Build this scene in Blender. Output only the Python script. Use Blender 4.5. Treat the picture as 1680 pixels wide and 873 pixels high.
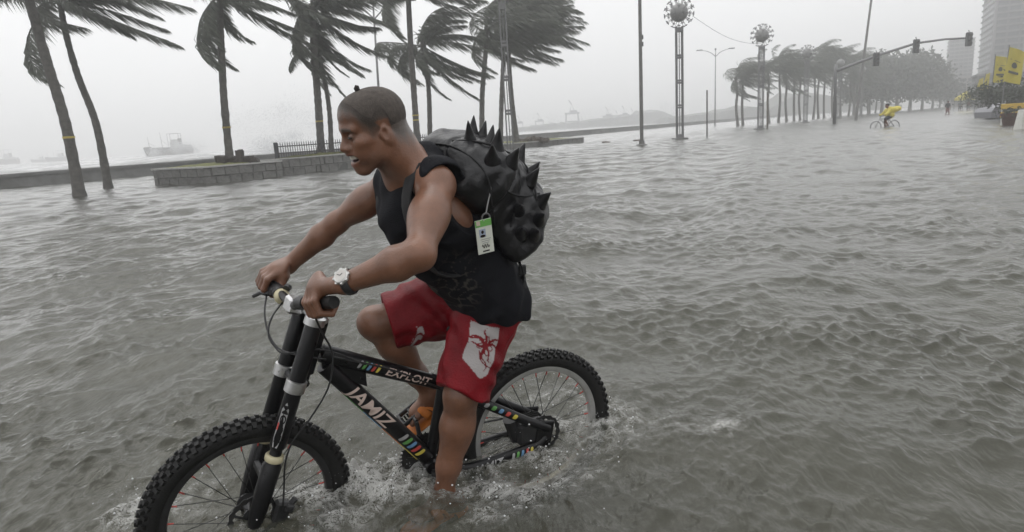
import bpy, math, random
import numpy as np
from mathutils import Matrix, Vector

# ------------------------------------------------------------------ scene, camera, sky, sun, exposure
SC = bpy.context.scene
COL = SC.collection
for o in list(bpy.data.objects): bpy.data.objects.remove(o)
PW, PH, FPX = 1680.0, 873.0, 1050.0          # frame of the photograph and focal length in its pixels
CAMH = 1.214                                  # lens height above the flood water (z = 0)
ROLL = math.atan(.063)
PITCH = math.atan((436.5-214)*math.cos(ROLL)/FPX)
FW = np.array([0, math.cos(PITCH), -math.sin(PITCH)])
_up = np.array([0, math.sin(PITCH), math.cos(PITCH)]); _rt = np.array([1., 0, 0])
RX = math.cos(ROLL)*_rt - math.sin(ROLL)*_up
DN = -math.sin(ROLL)*_rt - math.cos(ROLL)*_up
EYE = np.array([0, 0, CAMH])
cam_d = bpy.data.cameras.new('camera'); cam = bpy.data.objects.new('camera', cam_d); COL.objects.link(cam)
cam.matrix_world = Matrix(((RX[0], -DN[0], -FW[0], EYE[0]), (RX[1], -DN[1], -FW[1], EYE[1]), (RX[2], -DN[2], -FW[2], EYE[2]), (0, 0, 0, 1)))
cam_d.sensor_width = 36; cam_d.lens = FPX/PW*36; cam_d.clip_start = .05; cam_d.clip_end = 9000
cam_d.dof.use_dof = True; cam_d.dof.focus_distance = 2.15; cam_d.dof.aperture_fstop = 11
SC.camera = cam

W = bpy.data.worlds.new('World'); SC.world = W; W.use_nodes = True
nt = W.node_tree; nt.nodes.clear()
SUN_EL, SUN_ROT = math.radians(62), math.radians(-35)
sky = nt.nodes.new('ShaderNodeTexSky'); sky.sky_type = 'NISHITA'; sky.sun_disc = False
sky.sun_elevation = SUN_EL; sky.sun_rotation = SUN_ROT; sky.dust_density = 6; sky.air_density = 1.5
hsv = nt.nodes.new('ShaderNodeHueSaturation'); hsv.inputs['Saturation'].default_value = .05; hsv.inputs['Value'].default_value = .10
mixc = nt.nodes.new('ShaderNodeMix'); mixc.data_type = 'RGBA'; mixc.inputs[0].default_value = .8
mixc.inputs[7].default_value = (1.02, 1.025, 1.035, 1)      # the even grey of a closed cloud deck
bg = nt.nodes.new('ShaderNodeBackground'); bg.inputs[1].default_value = 1.0
wo = nt.nodes.new('ShaderNodeOutputWorld')
nt.links.new(sky.outputs[0], hsv.inputs['Color']); nt.links.new(hsv.outputs[0], mixc.inputs[6])
wtc = nt.nodes.new('ShaderNodeTexCoord'); wsep = nt.nodes.new('ShaderNodeSeparateXYZ'); nt.links.new(wtc.outputs['Generated'], wsep.inputs[0])
wmr = nt.nodes.new('ShaderNodeMapRange'); wmr.inputs[3].default_value = 1.12; wmr.inputs[4].default_value = 1.4; nt.links.new(wsep.outputs[2], wmr.inputs[0])   # an overcast sky is brightest overhead
nt.links.new(wmr.outputs[0], bg.inputs[1]); nt.links.new(mixc.outputs[2], bg.inputs[0]); nt.links.new(bg.outputs[0], wo.inputs[0])
sun_d = bpy.data.lights.new('sun', 'SUN'); sun_d.energy = .5; sun_d.angle = math.radians(40); sun_d.color = (1, .98, .95)
sun = bpy.data.objects.new('sun', sun_d); COL.objects.link(sun)
_sd = Vector((math.sin(-SUN_ROT)*math.cos(SUN_EL)*-1, math.cos(SUN_ROT)*math.cos(SUN_EL), math.sin(SUN_EL)))
sun.rotation_euler = _sd.to_track_quat('Z', 'Y').to_euler()
vs = SC.view_settings; vs.view_transform = 'Standard'; vs.look = 'None'; vs.exposure = 0.0; vs.gamma = 1.0; vs.use_curve_mapping = False
SC.render.engine = 'CYCLES'; SC.cycles.use_denoising = True; SC.cycles.max_bounces = 8; SC.cycles.transparent_max_bounces = 12
SC.cycles.volume_bounces = 5; SC.cycles.caustics_reflective = False; SC.cycles.caustics_refractive = False
SC.cycles.sample_clamp_indirect = 6
rng = np.random.default_rng(7); random.seed(7)

# ------------------------------------------------------------------ helpers: places
def V(*a): return np.array(a, float)
def nrm(v): v = np.asarray(v, float); return v/max(1e-9, np.linalg.norm(v))
def ray(px, py): return FW + RX*(px-840)/FPX + DN*(py-436.5)/FPX
def ground(px, py, z=0.):                     # where the sight line through a point of the photograph meets level z
    v = ray(px, py); return EYE + v*((z-CAMH)/v[2])
def at(px, py, y):                            # the point on that sight line y metres ahead
    v = ray(px, py); return EYE + v*(y/v[1])
# bicycle frame of reference: s forward from the rear axle, l to the rider's left, h up from the road
_yaw, _lean = .438, .082
_h0 = V(-math.cos(_yaw), -math.sin(_yaw), 0); _l0 = V(math.sin(_yaw), -math.cos(_yaw), 0)
BS = _h0; BH = math.cos(_lean)*V(0,0,1) + math.sin(_lean)*_l0; BL = math.cos(_lean)*_l0 - math.sin(_lean)*V(0,0,1)
BO = V(.045, 2.415, -.30)
def B(s, l, h): return BO + s*BS + l*BL + h*BH
def PX(px, py, l):                            # point of the photograph at lateral offset l from the bicycle's plane
    v = ray(px, py); q = EYE-BO; return EYE + v*((l-q@BL)/(v@BL))
def loc_b(P): q = np.asarray(P)-BO; return np.stack([q@BS, q@BL, q@BH], -1)

# ------------------------------------------------------------------ helpers: meshes
ORG = {}
class MB:
    def __init__(s): s.v = []; s.f = []; s.n = 0
    def add(s, v, f):
        v = np.asarray(v, float).reshape(-1, 3); s.v.append(v)
        s.f.extend([tuple(int(i)+s.n for i in q) for q in f]); s.n += len(v); return s
    def box(s, c, size, R=None, taper=1.0):
        x, y, z = [k/2 for k in size]
        v = np.array([(-x,-y,-z),(x,-y,-z),(x,y,-z),(-x,y,-z),(-x*taper,-y*taper,z),(x*taper,-y*taper,z),(x*taper,y*taper,z),(-x*taper,y*taper,z)])
        if R is not None: v = v @ np.asarray(R)          # rows of R: local axes in world
        return s.add(v+np.asarray(c, float), [(0,3,2,1),(4,5,6,7),(0,1,5,4),(1,2,6,5),(2,3,7,6),(3,0,4,7)])
    def bevbox(s, c, size, b, R=None):       # box with chamfered edges
        x, y, z = [k/2 for k in size]; pts = []
        for sx in (-1,1):
            for sy in (-1,1):
                for sz in (-1,1):
                    pts += [(sx*(x-b), sy*(y-b), sz*z), (sx*(x-b), sy*y, sz*(z-b)), (sx*x, sy*(y-b), sz*(z-b))]
        v = np.array(pts)
        idx = lambda sx, sy, sz, k: ((sx*2+sy)*2+sz)*3+k
        f = []
        f += [(idx(0,0,1,0),idx(1,0,1,0),idx(1,1,1,0),idx(0,1,1,0)), (idx(0,0,0,0),idx(0,1,0,0),idx(1,1,0,0),idx(1,0,0,0))]
        f += [(idx(0,0,0,1),idx(1,0,0,1),idx(1,0,1,1),idx(0,0,1,1)), (idx(0,1,0,1),idx(0,1,1,1),idx(1,1,1,1),idx(1,1,0,1))]
        f += [(idx(0,0,0,2),idx(0,0,1,2),idx(0,1,1,2),idx(0,1,0,2)), (idx(1,0,0,2),idx(1,1,0,2),idx(1,1,1,2),idx(1,0,1,2))]
        for a in (0,1):
            for bb in (0,1):
                f += [(idx(0,a,bb,0),idx(1,a,bb,0),idx(1,a,bb,1),idx(0,a,bb,1)), (idx(a,0,bb,0),idx(a,1,bb,0),idx(a,1,bb,2),idx(a,0,bb,2)), (idx(a,bb,0,1),idx(a,bb,1,1),idx(a,bb,1,2),idx(a,bb,0,2))]
                for c2 in (0,1): f.append((idx(a,bb,c2,0),idx(a,bb,c2,1),idx(a,bb,c2,2)))
        if R is not None: v = v @ np.asarray(R)
        return s.add(v+np.asarray(c, float), f)
    def tube(s, path, r, n=10, cap=True, flat=1.0, ref=None, closed=False):
        P = np.asarray(path, float); m = len(P); r = np.broadcast_to(np.asarray(r, float), (m,))
        T = np.gradient(P, axis=0) if m > 2 else np.repeat((P[1]-P[0])[None], 2, 0)
        if closed: T = np.roll(P,-1,0)-np.roll(P,1,0)
        T = T/np.maximum(np.linalg.norm(T, axis=1), 1e-9)[:,None]
        u = np.asarray(ref, float) if ref is not None else (V(0,0,1) if abs(T[0][2]) < .9 else V(1,0,0))
        vs_ = []; a = np.arange(n)/n*2*math.pi
        for i in range(m):
            u = u - T[i]*(u@T[i]); u = nrm(u); w = np.cross(T[i], u)
            vs_.append(P[i] + r[i]*(np.cos(a)[:,None]*u + flat*np.sin(a)[:,None]*w))
        f = []; mm = m if closed else m-1
        for i in range(mm):
            j = (i+1) % m
            for k in range(n): f.append((i*n+k, i*n+(k+1)%n, j*n+(k+1)%n, j*n+k))
        if cap and not closed: f += [tuple(range(n))[::-1], tuple((m-1)*n+k for k in range(n))]
        return s.add(np.concatenate(vs_), f)
    def lathe(s, prof, c, axis=(0,0,1), n=20, ref=None, cap=True):   # prof: (radius, height along axis)
        ax = nrm(axis); u = np.asarray(ref, float) if ref is not None else (V(1,0,0) if abs(ax[0]) < .9 else V(0,1,0))
        u = nrm(u-ax*(u@ax)); w = np.cross(ax, u); a = np.arange(n)/n*2*math.pi
        d = np.cos(a)[:,None]*u+np.sin(a)[:,None]*w
        v = np.concatenate([np.asarray(c, float)+r*d+h*ax for r, h in prof]); f = []
        for i in range(len(prof)-1):
            for k in range(n): f.append((i*n+k, i*n+(k+1)%n, (i+1)*n+(k+1)%n, (i+1)*n+k))
        if cap: f += [tuple(range(n))[::-1], tuple((len(prof)-1)*n+k for k in range(n))]
        return s.add(v, f)
    def ball(s, c, r, n=10, m=6, R=None):
        v = []; f = []; r = np.broadcast_to(np.asarray(r, float), (3,))
        for i in range(m+1):
            t = math.pi*i/m
            for k in range(n): v.append((math.sin(t)*math.cos(2*math.pi*k/n), math.sin(t)*math.sin(2*math.pi*k/n), math.cos(t)))
        for i in range(m):
            for k in range(n): f.append((i*n+k, (i+1)*n+k, (i+1)*n+(k+1)%n, i*n+(k+1)%n))
        v = np.array(v)*r
        if R is not None: v = v @ np.asarray(R)
        return s.add(v+np.asarray(c, float), f)
    def build(s, name, mat, parent=None, smooth=False, origin=None, angle=None):
        v = np.concatenate(s.v)
        return mkobj(name, v, s.f, mat, parent, smooth, origin, angle)

def mkobj(name, v, f, mat, parent=None, smooth=False, origin=None, angle=None):
    org = ORG[parent.name] if parent is not None else (np.asarray(origin, float) if origin is not None else V(0,0,0))
    me = bpy.data.meshes.new(name)
    if isinstance(f, np.ndarray):
        me.vertices.add(len(v)); me.vertices.foreach_set('co', (v-org).astype(np.float32).ravel())
        k = f.shape[1]; me.loops.add(f.size); me.loops.foreach_set('vertex_index', f.astype(np.int32).ravel())
        me.polygons.add(len(f)); me.polygons.foreach_set('loop_start', np.arange(0, f.size, k, dtype=np.int32))
        me.update(calc_edges=True); me.validate()
    else:
        me.from_pydata((v-org).tolist(), [], f); me.update()
    if smooth:
        me.polygons.foreach_set('use_smooth', np.ones(len(me.polygons), bool))
        if angle: me.set_sharp_from_angle(angle=math.radians(angle))
    if mat is not None: me.materials.append(mat)
    o = bpy.data.objects.new(name, me); COL.objects.link(o)
    if parent is not None: o.parent = parent
    else: o.location = org
    ORG[o.name] = org
    return o

def tag(o, label=None, cat=None, group=None, kind=None):
    if label: o['label'] = label
    if cat: o['category'] = cat
    if group: o['group'] = group
    if kind: o['kind'] = kind
    return o
def thing(name, loc, label, cat, group=None):
    o = bpy.data.objects.new(name, None); COL.objects.link(o); o.location = loc; o.empty_display_size = .2
    ORG[o.name] = np.asarray(loc, float); return tag(o, label, cat, group)
def copy_tree(o, parent=None):
    c = o.copy(); COL.objects.link(c); c.parent = parent
    for ch in list(o.children): copy_tree(ch, c)
    return c

# ------------------------------------------------------------------ helpers: materials
def new_mat(name):
    m = bpy.data.materials.new(name); m.use_nodes = True; t = m.node_tree; t.nodes.clear()
    out = t.nodes.new('ShaderNodeOutputMaterial'); return m, t, out
def pm(name, col, rough=.6, metal=0., var=.18, scale=12., bump=.0, bscale=60., spec=.5, coat=0., sss=0., stain=None, stain_scale=2.5, stretch=None, trans=0.):
    m, t, out = new_mat(name); N = t.nodes.new; L = t.links.new
    b = N('ShaderNodeBsdfPrincipled'); tc = N('ShaderNodeTexCoord'); mp = N('ShaderNodeMapping')
    L(tc.outputs['Object'], mp.inputs[0])
    if stretch: mp.inputs['Scale'].default_value = stretch
    n1 = N('ShaderNodeTexNoise'); n1.inputs['Scale'].default_value = scale; n1.inputs['Detail'].default_value = 6; n1.inputs['Roughness'].default_value = .65
    L(mp.outputs[0], n1.inputs[0])
    mx = N('ShaderNodeMix'); mx.data_type = 'RGBA'
    c = np.array(col[:3]); mx.inputs[6].default_value = (*np.clip(c*(1-var), 0, 1), 1); mx.inputs[7].default_value = (*np.clip(c*(1+var), 0, 1), 1)
    mr = N('ShaderNodeMapRange'); mr.inputs[1].default_value = .3; mr.inputs[2].default_value = .7
    L(n1.outputs[0], mr.inputs[0]); L(mr.outputs[0], mx.inputs[0]); colout = mx.outputs[2]
    if stain is not None:
        n2 = N('ShaderNodeTexNoise'); n2.inputs['Scale'].default_value = stain_scale; n2.inputs['Detail'].default_value = 8
        L(mp.outputs[0], n2.inputs[0]); r2 = N('ShaderNodeMapRange'); r2.inputs[1].default_value = .5; r2.inputs[2].default_value = .68; r2.inputs[4].default_value = .75
        L(n2.outputs[0], r2.inputs[0]); m2 = N('ShaderNodeMix'); m2.data_type = 'RGBA'; L(r2.outputs[0], m2.inputs[0]); L(colout, m2.inputs[6]); m2.inputs[7].default_value = (*stain, 1); colout = m2.outputs[2]
    L(colout, b.inputs['Base Color'])
    rr = N('ShaderNodeMapRange'); rr.inputs[3].default_value = max(0, rough-.1); rr.inputs[4].default_value = min(1, rough+.12); L(n1.outputs[0], rr.inputs[0]); L(rr.outputs[0], b.inputs['Roughness'])
    b.inputs['Metallic'].default_value = metal; b.inputs['Specular IOR Level'].default_value = spec
    if coat: b.inputs['Coat Weight'].default_value = coat; b.inputs['Coat Roughness'].default_value = .2
    if sss: b.inputs['Subsurface Weight'].default_value = sss; b.inputs['Subsurface Radius'].default_value = (.012, .005, .003); b.inputs['Subsurface Scale'].default_value = 1
    if bump:
        nb = N('ShaderNodeTexNoise'); nb.inputs['Scale'].default_value = bscale; nb.inputs['Detail'].default_value = 5; L(mp.outputs[0], nb.inputs[0])
        bp = N('ShaderNodeBump'); bp.inputs['Strength'].default_value = bump; bp.inputs['Distance'].default_value = .01
        L(nb.outputs[0], bp.inputs['Height']); L(bp.outputs[0], b.inputs['Normal'])
    sh = b.outputs[0]
    if trans:
        tl = N('ShaderNodeBsdfTranslucent'); L(colout, tl.inputs[0]); ms = N('ShaderNodeMixShader'); ms.inputs[0].default_value = trans
        L(b.outputs[0], ms.inputs[1]); L(tl.outputs[0], ms.inputs[2]); sh = ms.outputs[0]
    L(sh, out.inputs[0]); return m
def attr_mat(name, cols, rough=.7, bump=.3, bscale=120, spec=.4, sss=0., var=.15, scale=14):
    """base colour picked by the mesh colour attribute 'tint' (print, lips, hair roots)"""
    m = pm(name, cols, rough, var=var, scale=scale, bump=bump, bscale=bscale, spec=spec, sss=sss); t = m.node_tree
    b = [n for n in t.nodes if n.type == 'BSDF_PRINCIPLED'][0]; old = b.inputs['Base Color'].links[0].from_socket
    a = t.nodes.new('ShaderNodeAttribute'); a.attribute_name = 'tint'
    mx = t.nodes.new('ShaderNodeMix'); mx.data_type = 'RGBA'
    t.links.new(a.outputs['Alpha'], mx.inputs[0]); t.links.new(old, mx.inputs[6]); t.links.new(a.outputs['Color'], mx.inputs[7])
    t.links.new(mx.outputs[2], b.inputs['Base Color']); return m
def set_tint(o, rgba):
    at_ = o.data.color_attributes.new('tint', 'FLOAT_COLOR', 'POINT'); at_.data.foreach_set('color', rgba.astype(np.float32).ravel())

M = {}
M['trunk'] = pm('palm_bark', (.105,.10,.09), .85, var=.4, scale=6, bump=.8, bscale=14)
M['frond'] = pm('palm_leaf', (.125,.138,.108), .5, var=.35, scale=3, trans=.42)
M['rachis'] = pm('palm_rachis', (.09,.095,.06), .6)
M['band'] = pm('yellow_band', (.50,.40,.10), .6)
M['leaf'] = pm('tree_leaf', (.05,.06,.042), .6, var=.35, scale=2, trans=.2)
M['wood'] = pm('tree_wood', (.07,.062,.055), .9, var=.3, bump=.5, bscale=25)
M['concrete'] = pm('seawall_concrete', (.19,.19,.185), .85, var=.2, scale=1.5, bump=.4, bscale=20, stain=(.11,.11,.10), stain_scale=.8)
M['stone'] = pm('planter_stone', (.18,.177,.168), .85, var=.3, scale=4, bump=.7, bscale=16, stain=(.10,.10,.095), stain_scale=2.2)
M['coping'] = pm('planter_coping', (.42,.415,.40), .7, var=.2, bump=.3, bscale=30)
M['soil'] = pm('planter_grass', (.16,.165,.06), .95, var=.45, scale=5, bump=.8, bscale=30)
M['mortar'] = pm('planter_core', (.12,.12,.115), .95)
M['rubble'] = pm('rubble_soil', (.13,.11,.09), .95, var=.4, scale=5, bump=.8, bscale=12)
M['iron'] = pm('painted_iron', (.075,.075,.078), .5, metal=.3, var=.3)
M['steel'] = pm('galvanised_steel', (.17,.17,.172), .5, metal=.5, var=.2)
M['pole'] = pm('weathered_pole', (.14,.137,.13), .7, var=.25, scale=5)
M['lampglass'] = pm('lamp_globe', (.24,.24,.235), .4, var=.15)
M['hull'] = pm('ship_hull', (.05,.045,.05), .6, var=.3, scale=.3, stain=(.12,.07,.05), stain_scale=.15)
M['ship_white'] = pm('ship_superstructure', (.38,.38,.38), .6, var=.15, scale=.4)
M['crane'] = pm('crane_steel', (.16,.17,.19), .6)
M['tower'] = pm('tower_concrete', (.12,.117,.122), .7, var=.1, scale=.05)
M['tower_glass'] = pm('tower_glass', (.07,.075,.085), .25, var=.2, scale=.2)
M['tower_band'] = pm('tower_band', (.18,.175,.178), .7, var=.1, scale=.1)
M['lowbuild'] = pm('low_building', (.30,.28,.27), .8, var=.12, scale=.1)
M['yellow'] = pm('yellow_cloth', (.60,.52,.08), .7, var=.12, scale=1.5, trans=.3)
M['print'] = pm('banner_print', (.07,.07,.05), .7)
M['raincoat'] = pm('yellow_raincoat', (.72,.62,.10), .45, var=.12, scale=6, trans=.25)
M['clothdark'] = pm('dark_cloth', (.035,.035,.04), .85)
M['clothred'] = pm('dull_red_cloth', (.16,.05,.05), .85)
M['clothgrey'] = pm('grey_cloth', (.13,.14,.15), .85)
M['pot'] = pm('clay_pot', (.085,.045,.035), .8, var=.3)
M['barrier'] = pm('barrier_yellow', (.55,.36,.05), .6, var=.2)
M['barwhite'] = pm('barrier_white', (.6,.6,.56), .6, var=.15)
M['carpaint'] = pm('car_paint', (.22,.22,.24), .3, metal=.2)
M['signal'] = pm('signal_housing', (.03,.035,.035), .5)
M['lens'] = pm('signal_lens', (.06,.05,.05), .25)
# bicycle
M['blackpaint'] = pm('black_frame_paint', (.007,.007,.008), .3, var=.3, scale=30, spec=.35)
M['rubber'] = pm('tyre_rubber', (.009,.009,.009), .55, var=.3, scale=40, spec=.4, bump=.2, bscale=200)
M['alloy'] = pm('brushed_alloy', (.62,.62,.62), .3, metal=1., var=.15, scale=30)
M['rimalloy'] = pm('rim_alloy', (.50,.50,.49), .42, metal=.7, var=.15, scale=20)
M['spoke'] = pm('spoke_steel', (.05,.05,.05), .4, metal=.6)
M['blackplastic'] = pm('black_plastic', (.02,.02,.021), .45, var=.25, scale=40)
M['cream'] = pm('cream_plastic', (.55,.50,.33), .5)
M['letter'] = pm('decal_white', (.62,.50,.44), .5, var=.08)
M['outline'] = pm('decal_silver', (.34,.34,.34), .5)
for nm_, c_ in (('green',(.12,.33,.09)), ('blue',(.13,.27,.45)), ('red',(.45,.06,.05)), ('yel',(.62,.52,.08)), ('orange',(.55,.17,.04))): M['d_'+nm_] = pm('decal_'+nm_, c_, .5)
# rider
M['skin'] = attr_mat('skin', (.178,.081,.046), .40, bump=.22, bscale=210, spec=.5, sss=.08, var=.26, scale=11)
_sb = [n for n in M['skin'].node_tree.nodes if n.type == 'BSDF_PRINCIPLED'][0]; _sb.inputs['Coat Weight'].default_value = .25; _sb.inputs['Coat Roughness'].default_value = .22
M['hair'] = attr_mat('buzzed_hair', (.085,.072,.063), .85, bump=.35, bscale=420, var=.3, scale=90)
_t = M['hair'].node_tree; _b = [n for n in _t.nodes if n.type == 'BSDF_PRINCIPLED'][0]; _o = [n for n in _t.nodes if n.type == 'OUTPUT_MATERIAL'][0]; _a = [n for n in _t.nodes if n.type == 'ATTRIBUTE'][0]
_tr = _t.nodes.new('ShaderNodeBsdfTransparent'); _ms = _t.nodes.new('ShaderNodeMixShader'); _t.links.new(_a.outputs['Alpha'], _ms.inputs[0]); _t.links.new(_b.outputs[0], _ms.inputs[1]); _t.links.new(_tr.outputs[0], _ms.inputs[2]); _t.links.new(_ms.outputs[0], _o.inputs[0])   # hair thins out towards the shaven edge
M['shirt'] = attr_mat('black_shirt', (.009,.0095,.0125), .85, bump=.35, bscale=260, spec=.2, var=.25, scale=20)
M['shorts'] = attr_mat('red_shorts', (.175,.0038,.009), .5, bump=.3, bscale=160, spec=.25, var=.35, scale=7)
M['bag'] = pm('backpack_rubber', (.011,.011,.0125), .33, var=.3, scale=14, bump=.3, bscale=60, spec=.5)
M['webbing'] = pm('black_webbing', (.013,.013,.014), .7, bump=.3, bscale=300)
M['teeth'] = pm('teeth', (.72,.68,.60), .3, var=.05)
M['eye'] = pm('eye_dark', (.02,.014,.012), .15)
M['brow'] = pm('brow_hair', (.02,.015,.012), .85)
M['lip'] = pm('lip_skin', (.22,.085,.07), .4)
M['sandal'] = pm('orange_sandal', (.52,.16,.025), .55, var=.2)
M['watchcase'] = pm('watch_case', (.60,.60,.58), .3, metal=.5)
M['watchdial'] = pm('watch_dial', (.55,.53,.50), .4)
M['card'] = pm('badge_card', (.72,.74,.66), .35, var=.05)
M['cardgreen'] = pm('badge_green', (.16,.42,.10), .4)
M['cardphoto'] = pm('badge_photo', (.35,.40,.50), .4)

# ------------------------------------------------------------------ setting: ground, flood water, sea, far shore
WALL_A, WALL_B = ground(-40, 314.5), ground(1052, 213.0)
_wd = nrm((WALL_B-WALL_A)*V(1,1,0)); _wn = V(-_wd[1], _wd[0], 0)            # _wn points out to sea
def wall_side(x, y): return (x-WALL_A[0])*_wn[0] + (y-WALL_A[1])*_wn[1]
M['road'] = pm('drowned_road', (.050,.049,.040), .9, var=.3, scale=1.2, bump=.3, bscale=30)
g = MB().add([(-2500,-300,-.30),(2500,-300,-.30),(2500,2500,-.30),(-2500,2500,-.30)], [(0,1,2,3)]).build('ground', M['road']); tag(g, kind='structure')

def water_mat(name, col, foamcol, bscale, bstr, see):
    m, t, out = new_mat(name); N = t.nodes.new; L = t.links.new
    tc = N('ShaderNodeTexCoord'); mp = N('ShaderNodeMapping'); mp.inputs['Rotation'].default_value = (0,0,math.radians(-22)); mp.inputs['Scale'].default_value = (1.0,.45,1.0)
    L(tc.outputs['Object'], mp.inputs[0])
    n1 = N('ShaderNodeTexNoise'); n1.inputs['Scale'].default_value = bscale; n1.inputs['Detail'].default_value = 4; n1.inputs['Roughness'].default_value = .45; n1.inputs['Distortion'].default_value = .6
    L(mp.outputs[0], n1.inputs[0])
    bp = N('ShaderNodeBump'); bp.inputs['Strength'].default_value = bstr; bp.inputs['Distance'].default_value = .02; L(n1.outputs[0], bp.inputs['Height'])
    n2 = N('ShaderNodeTexNoise'); n2.inputs['Scale'].default_value = 1.1; n2.inputs['Detail'].default_value = 5; L(tc.outputs['Object'], n2.inputs[0])
    cm = N('ShaderNodeMix'); cm.data_type = 'RGBA'; L(n2.outputs[0], cm.inputs[0]); c = np.array(col); cm.inputs[6].default_value = (*(c*.8), 1); cm.inputs[7].default_value = (*(c*1.2), 1)
    at_ = N('ShaderNodeAttribute'); at_.attribute_name = 'foam'
    n3 = N('ShaderNodeTexNoise'); n3.inputs['Scale'].default_value = bscale*1.1; n3.inputs['Detail'].default_value = 8; n3.inputs['Roughness'].default_value = .7; n3.inputs['Distortion'].default_value = 2.2; L(tc.outputs['Object'], n3.inputs[0])
    def mth(op, a, b):
        q = N('ShaderNodeMath'); q.operation = op
        for i, x in enumerate((a, b)):
            if x is None: continue
            if isinstance(x, (int, float)): q.inputs[i].default_value = x
            else: L(x, q.inputs[i])
        return q.outputs[0]
    n4 = N('ShaderNodeTexNoise'); n4.inputs['Scale'].default_value = bscale*.55; n4.inputs['Detail'].default_value = 6; n4.inputs['Distortion'].default_value = 1.2; L(tc.outputs['Object'], n4.inputs[0])
    rid = mth('MULTIPLY', mth('ABSOLUTE', mth('SUBTRACT', n3.outputs[0], .5), None), 9.0)          # thin torn threads of foam
    web = mth('SUBTRACT', 1.0, rid); patch = mth('SUBTRACT', mth('MULTIPLY', n4.outputs[0], 2.4), 1.05)
    fa_ = at_.outputs['Fac']
    fsum = mth('ADD', mth('MULTIPLY', web, mth('MULTIPLY', fa_, 1.1)), mth('MULTIPLY', patch, mth('MULTIPLY', fa_, 1.25)))
    fr = N('ShaderNodeMapRange'); fr.inputs[1].default_value = .16; fr.inputs[2].default_value = .85; fr.inputs[4].default_value = .8; L(fsum, fr.inputs[0])
    bst = mth('ADD', bstr, mth('MULTIPLY', fa_, 1.2)); L(bst, bp.inputs['Strength'])
    df = N('ShaderNodeBsdfDiffuse'); L(cm.outputs[2], df.inputs[0]); L(bp.outputs[0], df.inputs['Normal'])
    tr = N('ShaderNodeBsdfTransparent'); tr.inputs[0].default_value = (.86,.82,.70,1)
    m1 = N('ShaderNodeMixShader'); m1.inputs[0].default_value = see; L(df.outputs[0], m1.inputs[1]); L(tr.outputs[0], m1.inputs[2])
    gl = N('ShaderNodeBsdfGlossy'); gl.inputs['Roughness'].default_value = .18; gl.inputs[0].default_value = (1,1,1,1); L(bp.outputs[0], gl.inputs['Normal'])
    fs = N('ShaderNodeFresnel'); fs.inputs[0].default_value = 1.33; L(bp.outputs[0], fs.inputs['Normal'])
    m2 = N('ShaderNodeMixShader'); L(fs.outputs[0], m2.inputs[0]); L(m1.outputs[0], m2.inputs[1]); L(gl.outputs[0], m2.inputs[2])
    fd = N('ShaderNodeBsdfDiffuse'); fd.inputs[0].default_value = (*foamcol, 1)
    m3 = N('ShaderNodeMixShader'); L(fr.outputs[0], m3.inputs[0]); L(m2.outputs[0], m3.inputs[1]); L(fd.outputs[0], m3.inputs[2])
    L(m3.outputs[0], out.inputs[0]); return m
M['flood'] = water_mat('flood_water', (.118,.121,.097), (.52,.52,.50), 34, .55, .60)
M['sea'] = water_mat('sea_water', (.13,.135,.13), (.62,.62,.62), 3.0, .6, 0.)

def waves(X, Y, cell, specs, seed):
    """sum of short-crested wind waves, horizontal offsets sharpen the crests; waves finer than the mesh cell fade out"""
    r = np.random.default_rng(seed); Z = np.zeros_like(X); DX = np.zeros_like(X); DY = np.zeros_like(X)
    gust = np.zeros_like(X)                                  # gusts roughen some patches and leave others slick
    for _ in range(9):
        lam = math.exp(r.uniform(math.log(1.1), math.log(6))); th = math.radians(60)+r.normal()*.5; gust += np.cos(2*math.pi/lam*(X*math.cos(th)+Y*math.sin(th))+r.uniform(0,6.283)+1.3*np.sin(2*math.pi/(lam*2.6)*(X*math.sin(th)-Y*math.cos(th))+r.uniform(0,6.283)))
    gust = np.clip(1+.30*gust, .3, 1.9)
    for (lam0, lam1, n, steep, mean, spread) in specs:
        for _ in range(n):
            lam = math.exp(r.uniform(math.log(lam0), math.log(lam1))); th = math.radians(mean)+r.normal()*math.radians(spread)
            k = 2*math.pi/lam; a = steep*lam/(2*math.pi)*r.uniform(.6, 1.3); ph = r.uniform(0, 6.283)
            fade = np.clip((lam/cell-2.2)/2.2, 0, 1)
            if fade.max() <= 0: continue
            if lam1 <= .2: fade = fade*gust
            arg = k*(X*math.cos(th)+Y*math.sin(th))+ph
            Z += fade*a*np.cos(arg); sn = fade*a*.9*np.sin(arg); DX -= sn*math.cos(th); DY -= sn*math.sin(th)
    return Z, DX, DY
def vnoise(X, Y, seed, n=14, l0=.02, l1=.2):
    r = np.random.default_rng(seed); Z = np.zeros_like(X)
    for _ in range(n):
        lam = math.exp(r.uniform(math.log(l0), math.log(l1))); th = r.uniform(0, 6.283)
        Z += np.cos(2*math.pi/lam*(X*math.cos(th)+Y*math.sin(th))+r.uniform(0,6.283)+1.5*np.sin(2*math.pi/(lam*2.3)*(X*math.sin(th)-Y*math.cos(th))))*lam
    return Z

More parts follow.
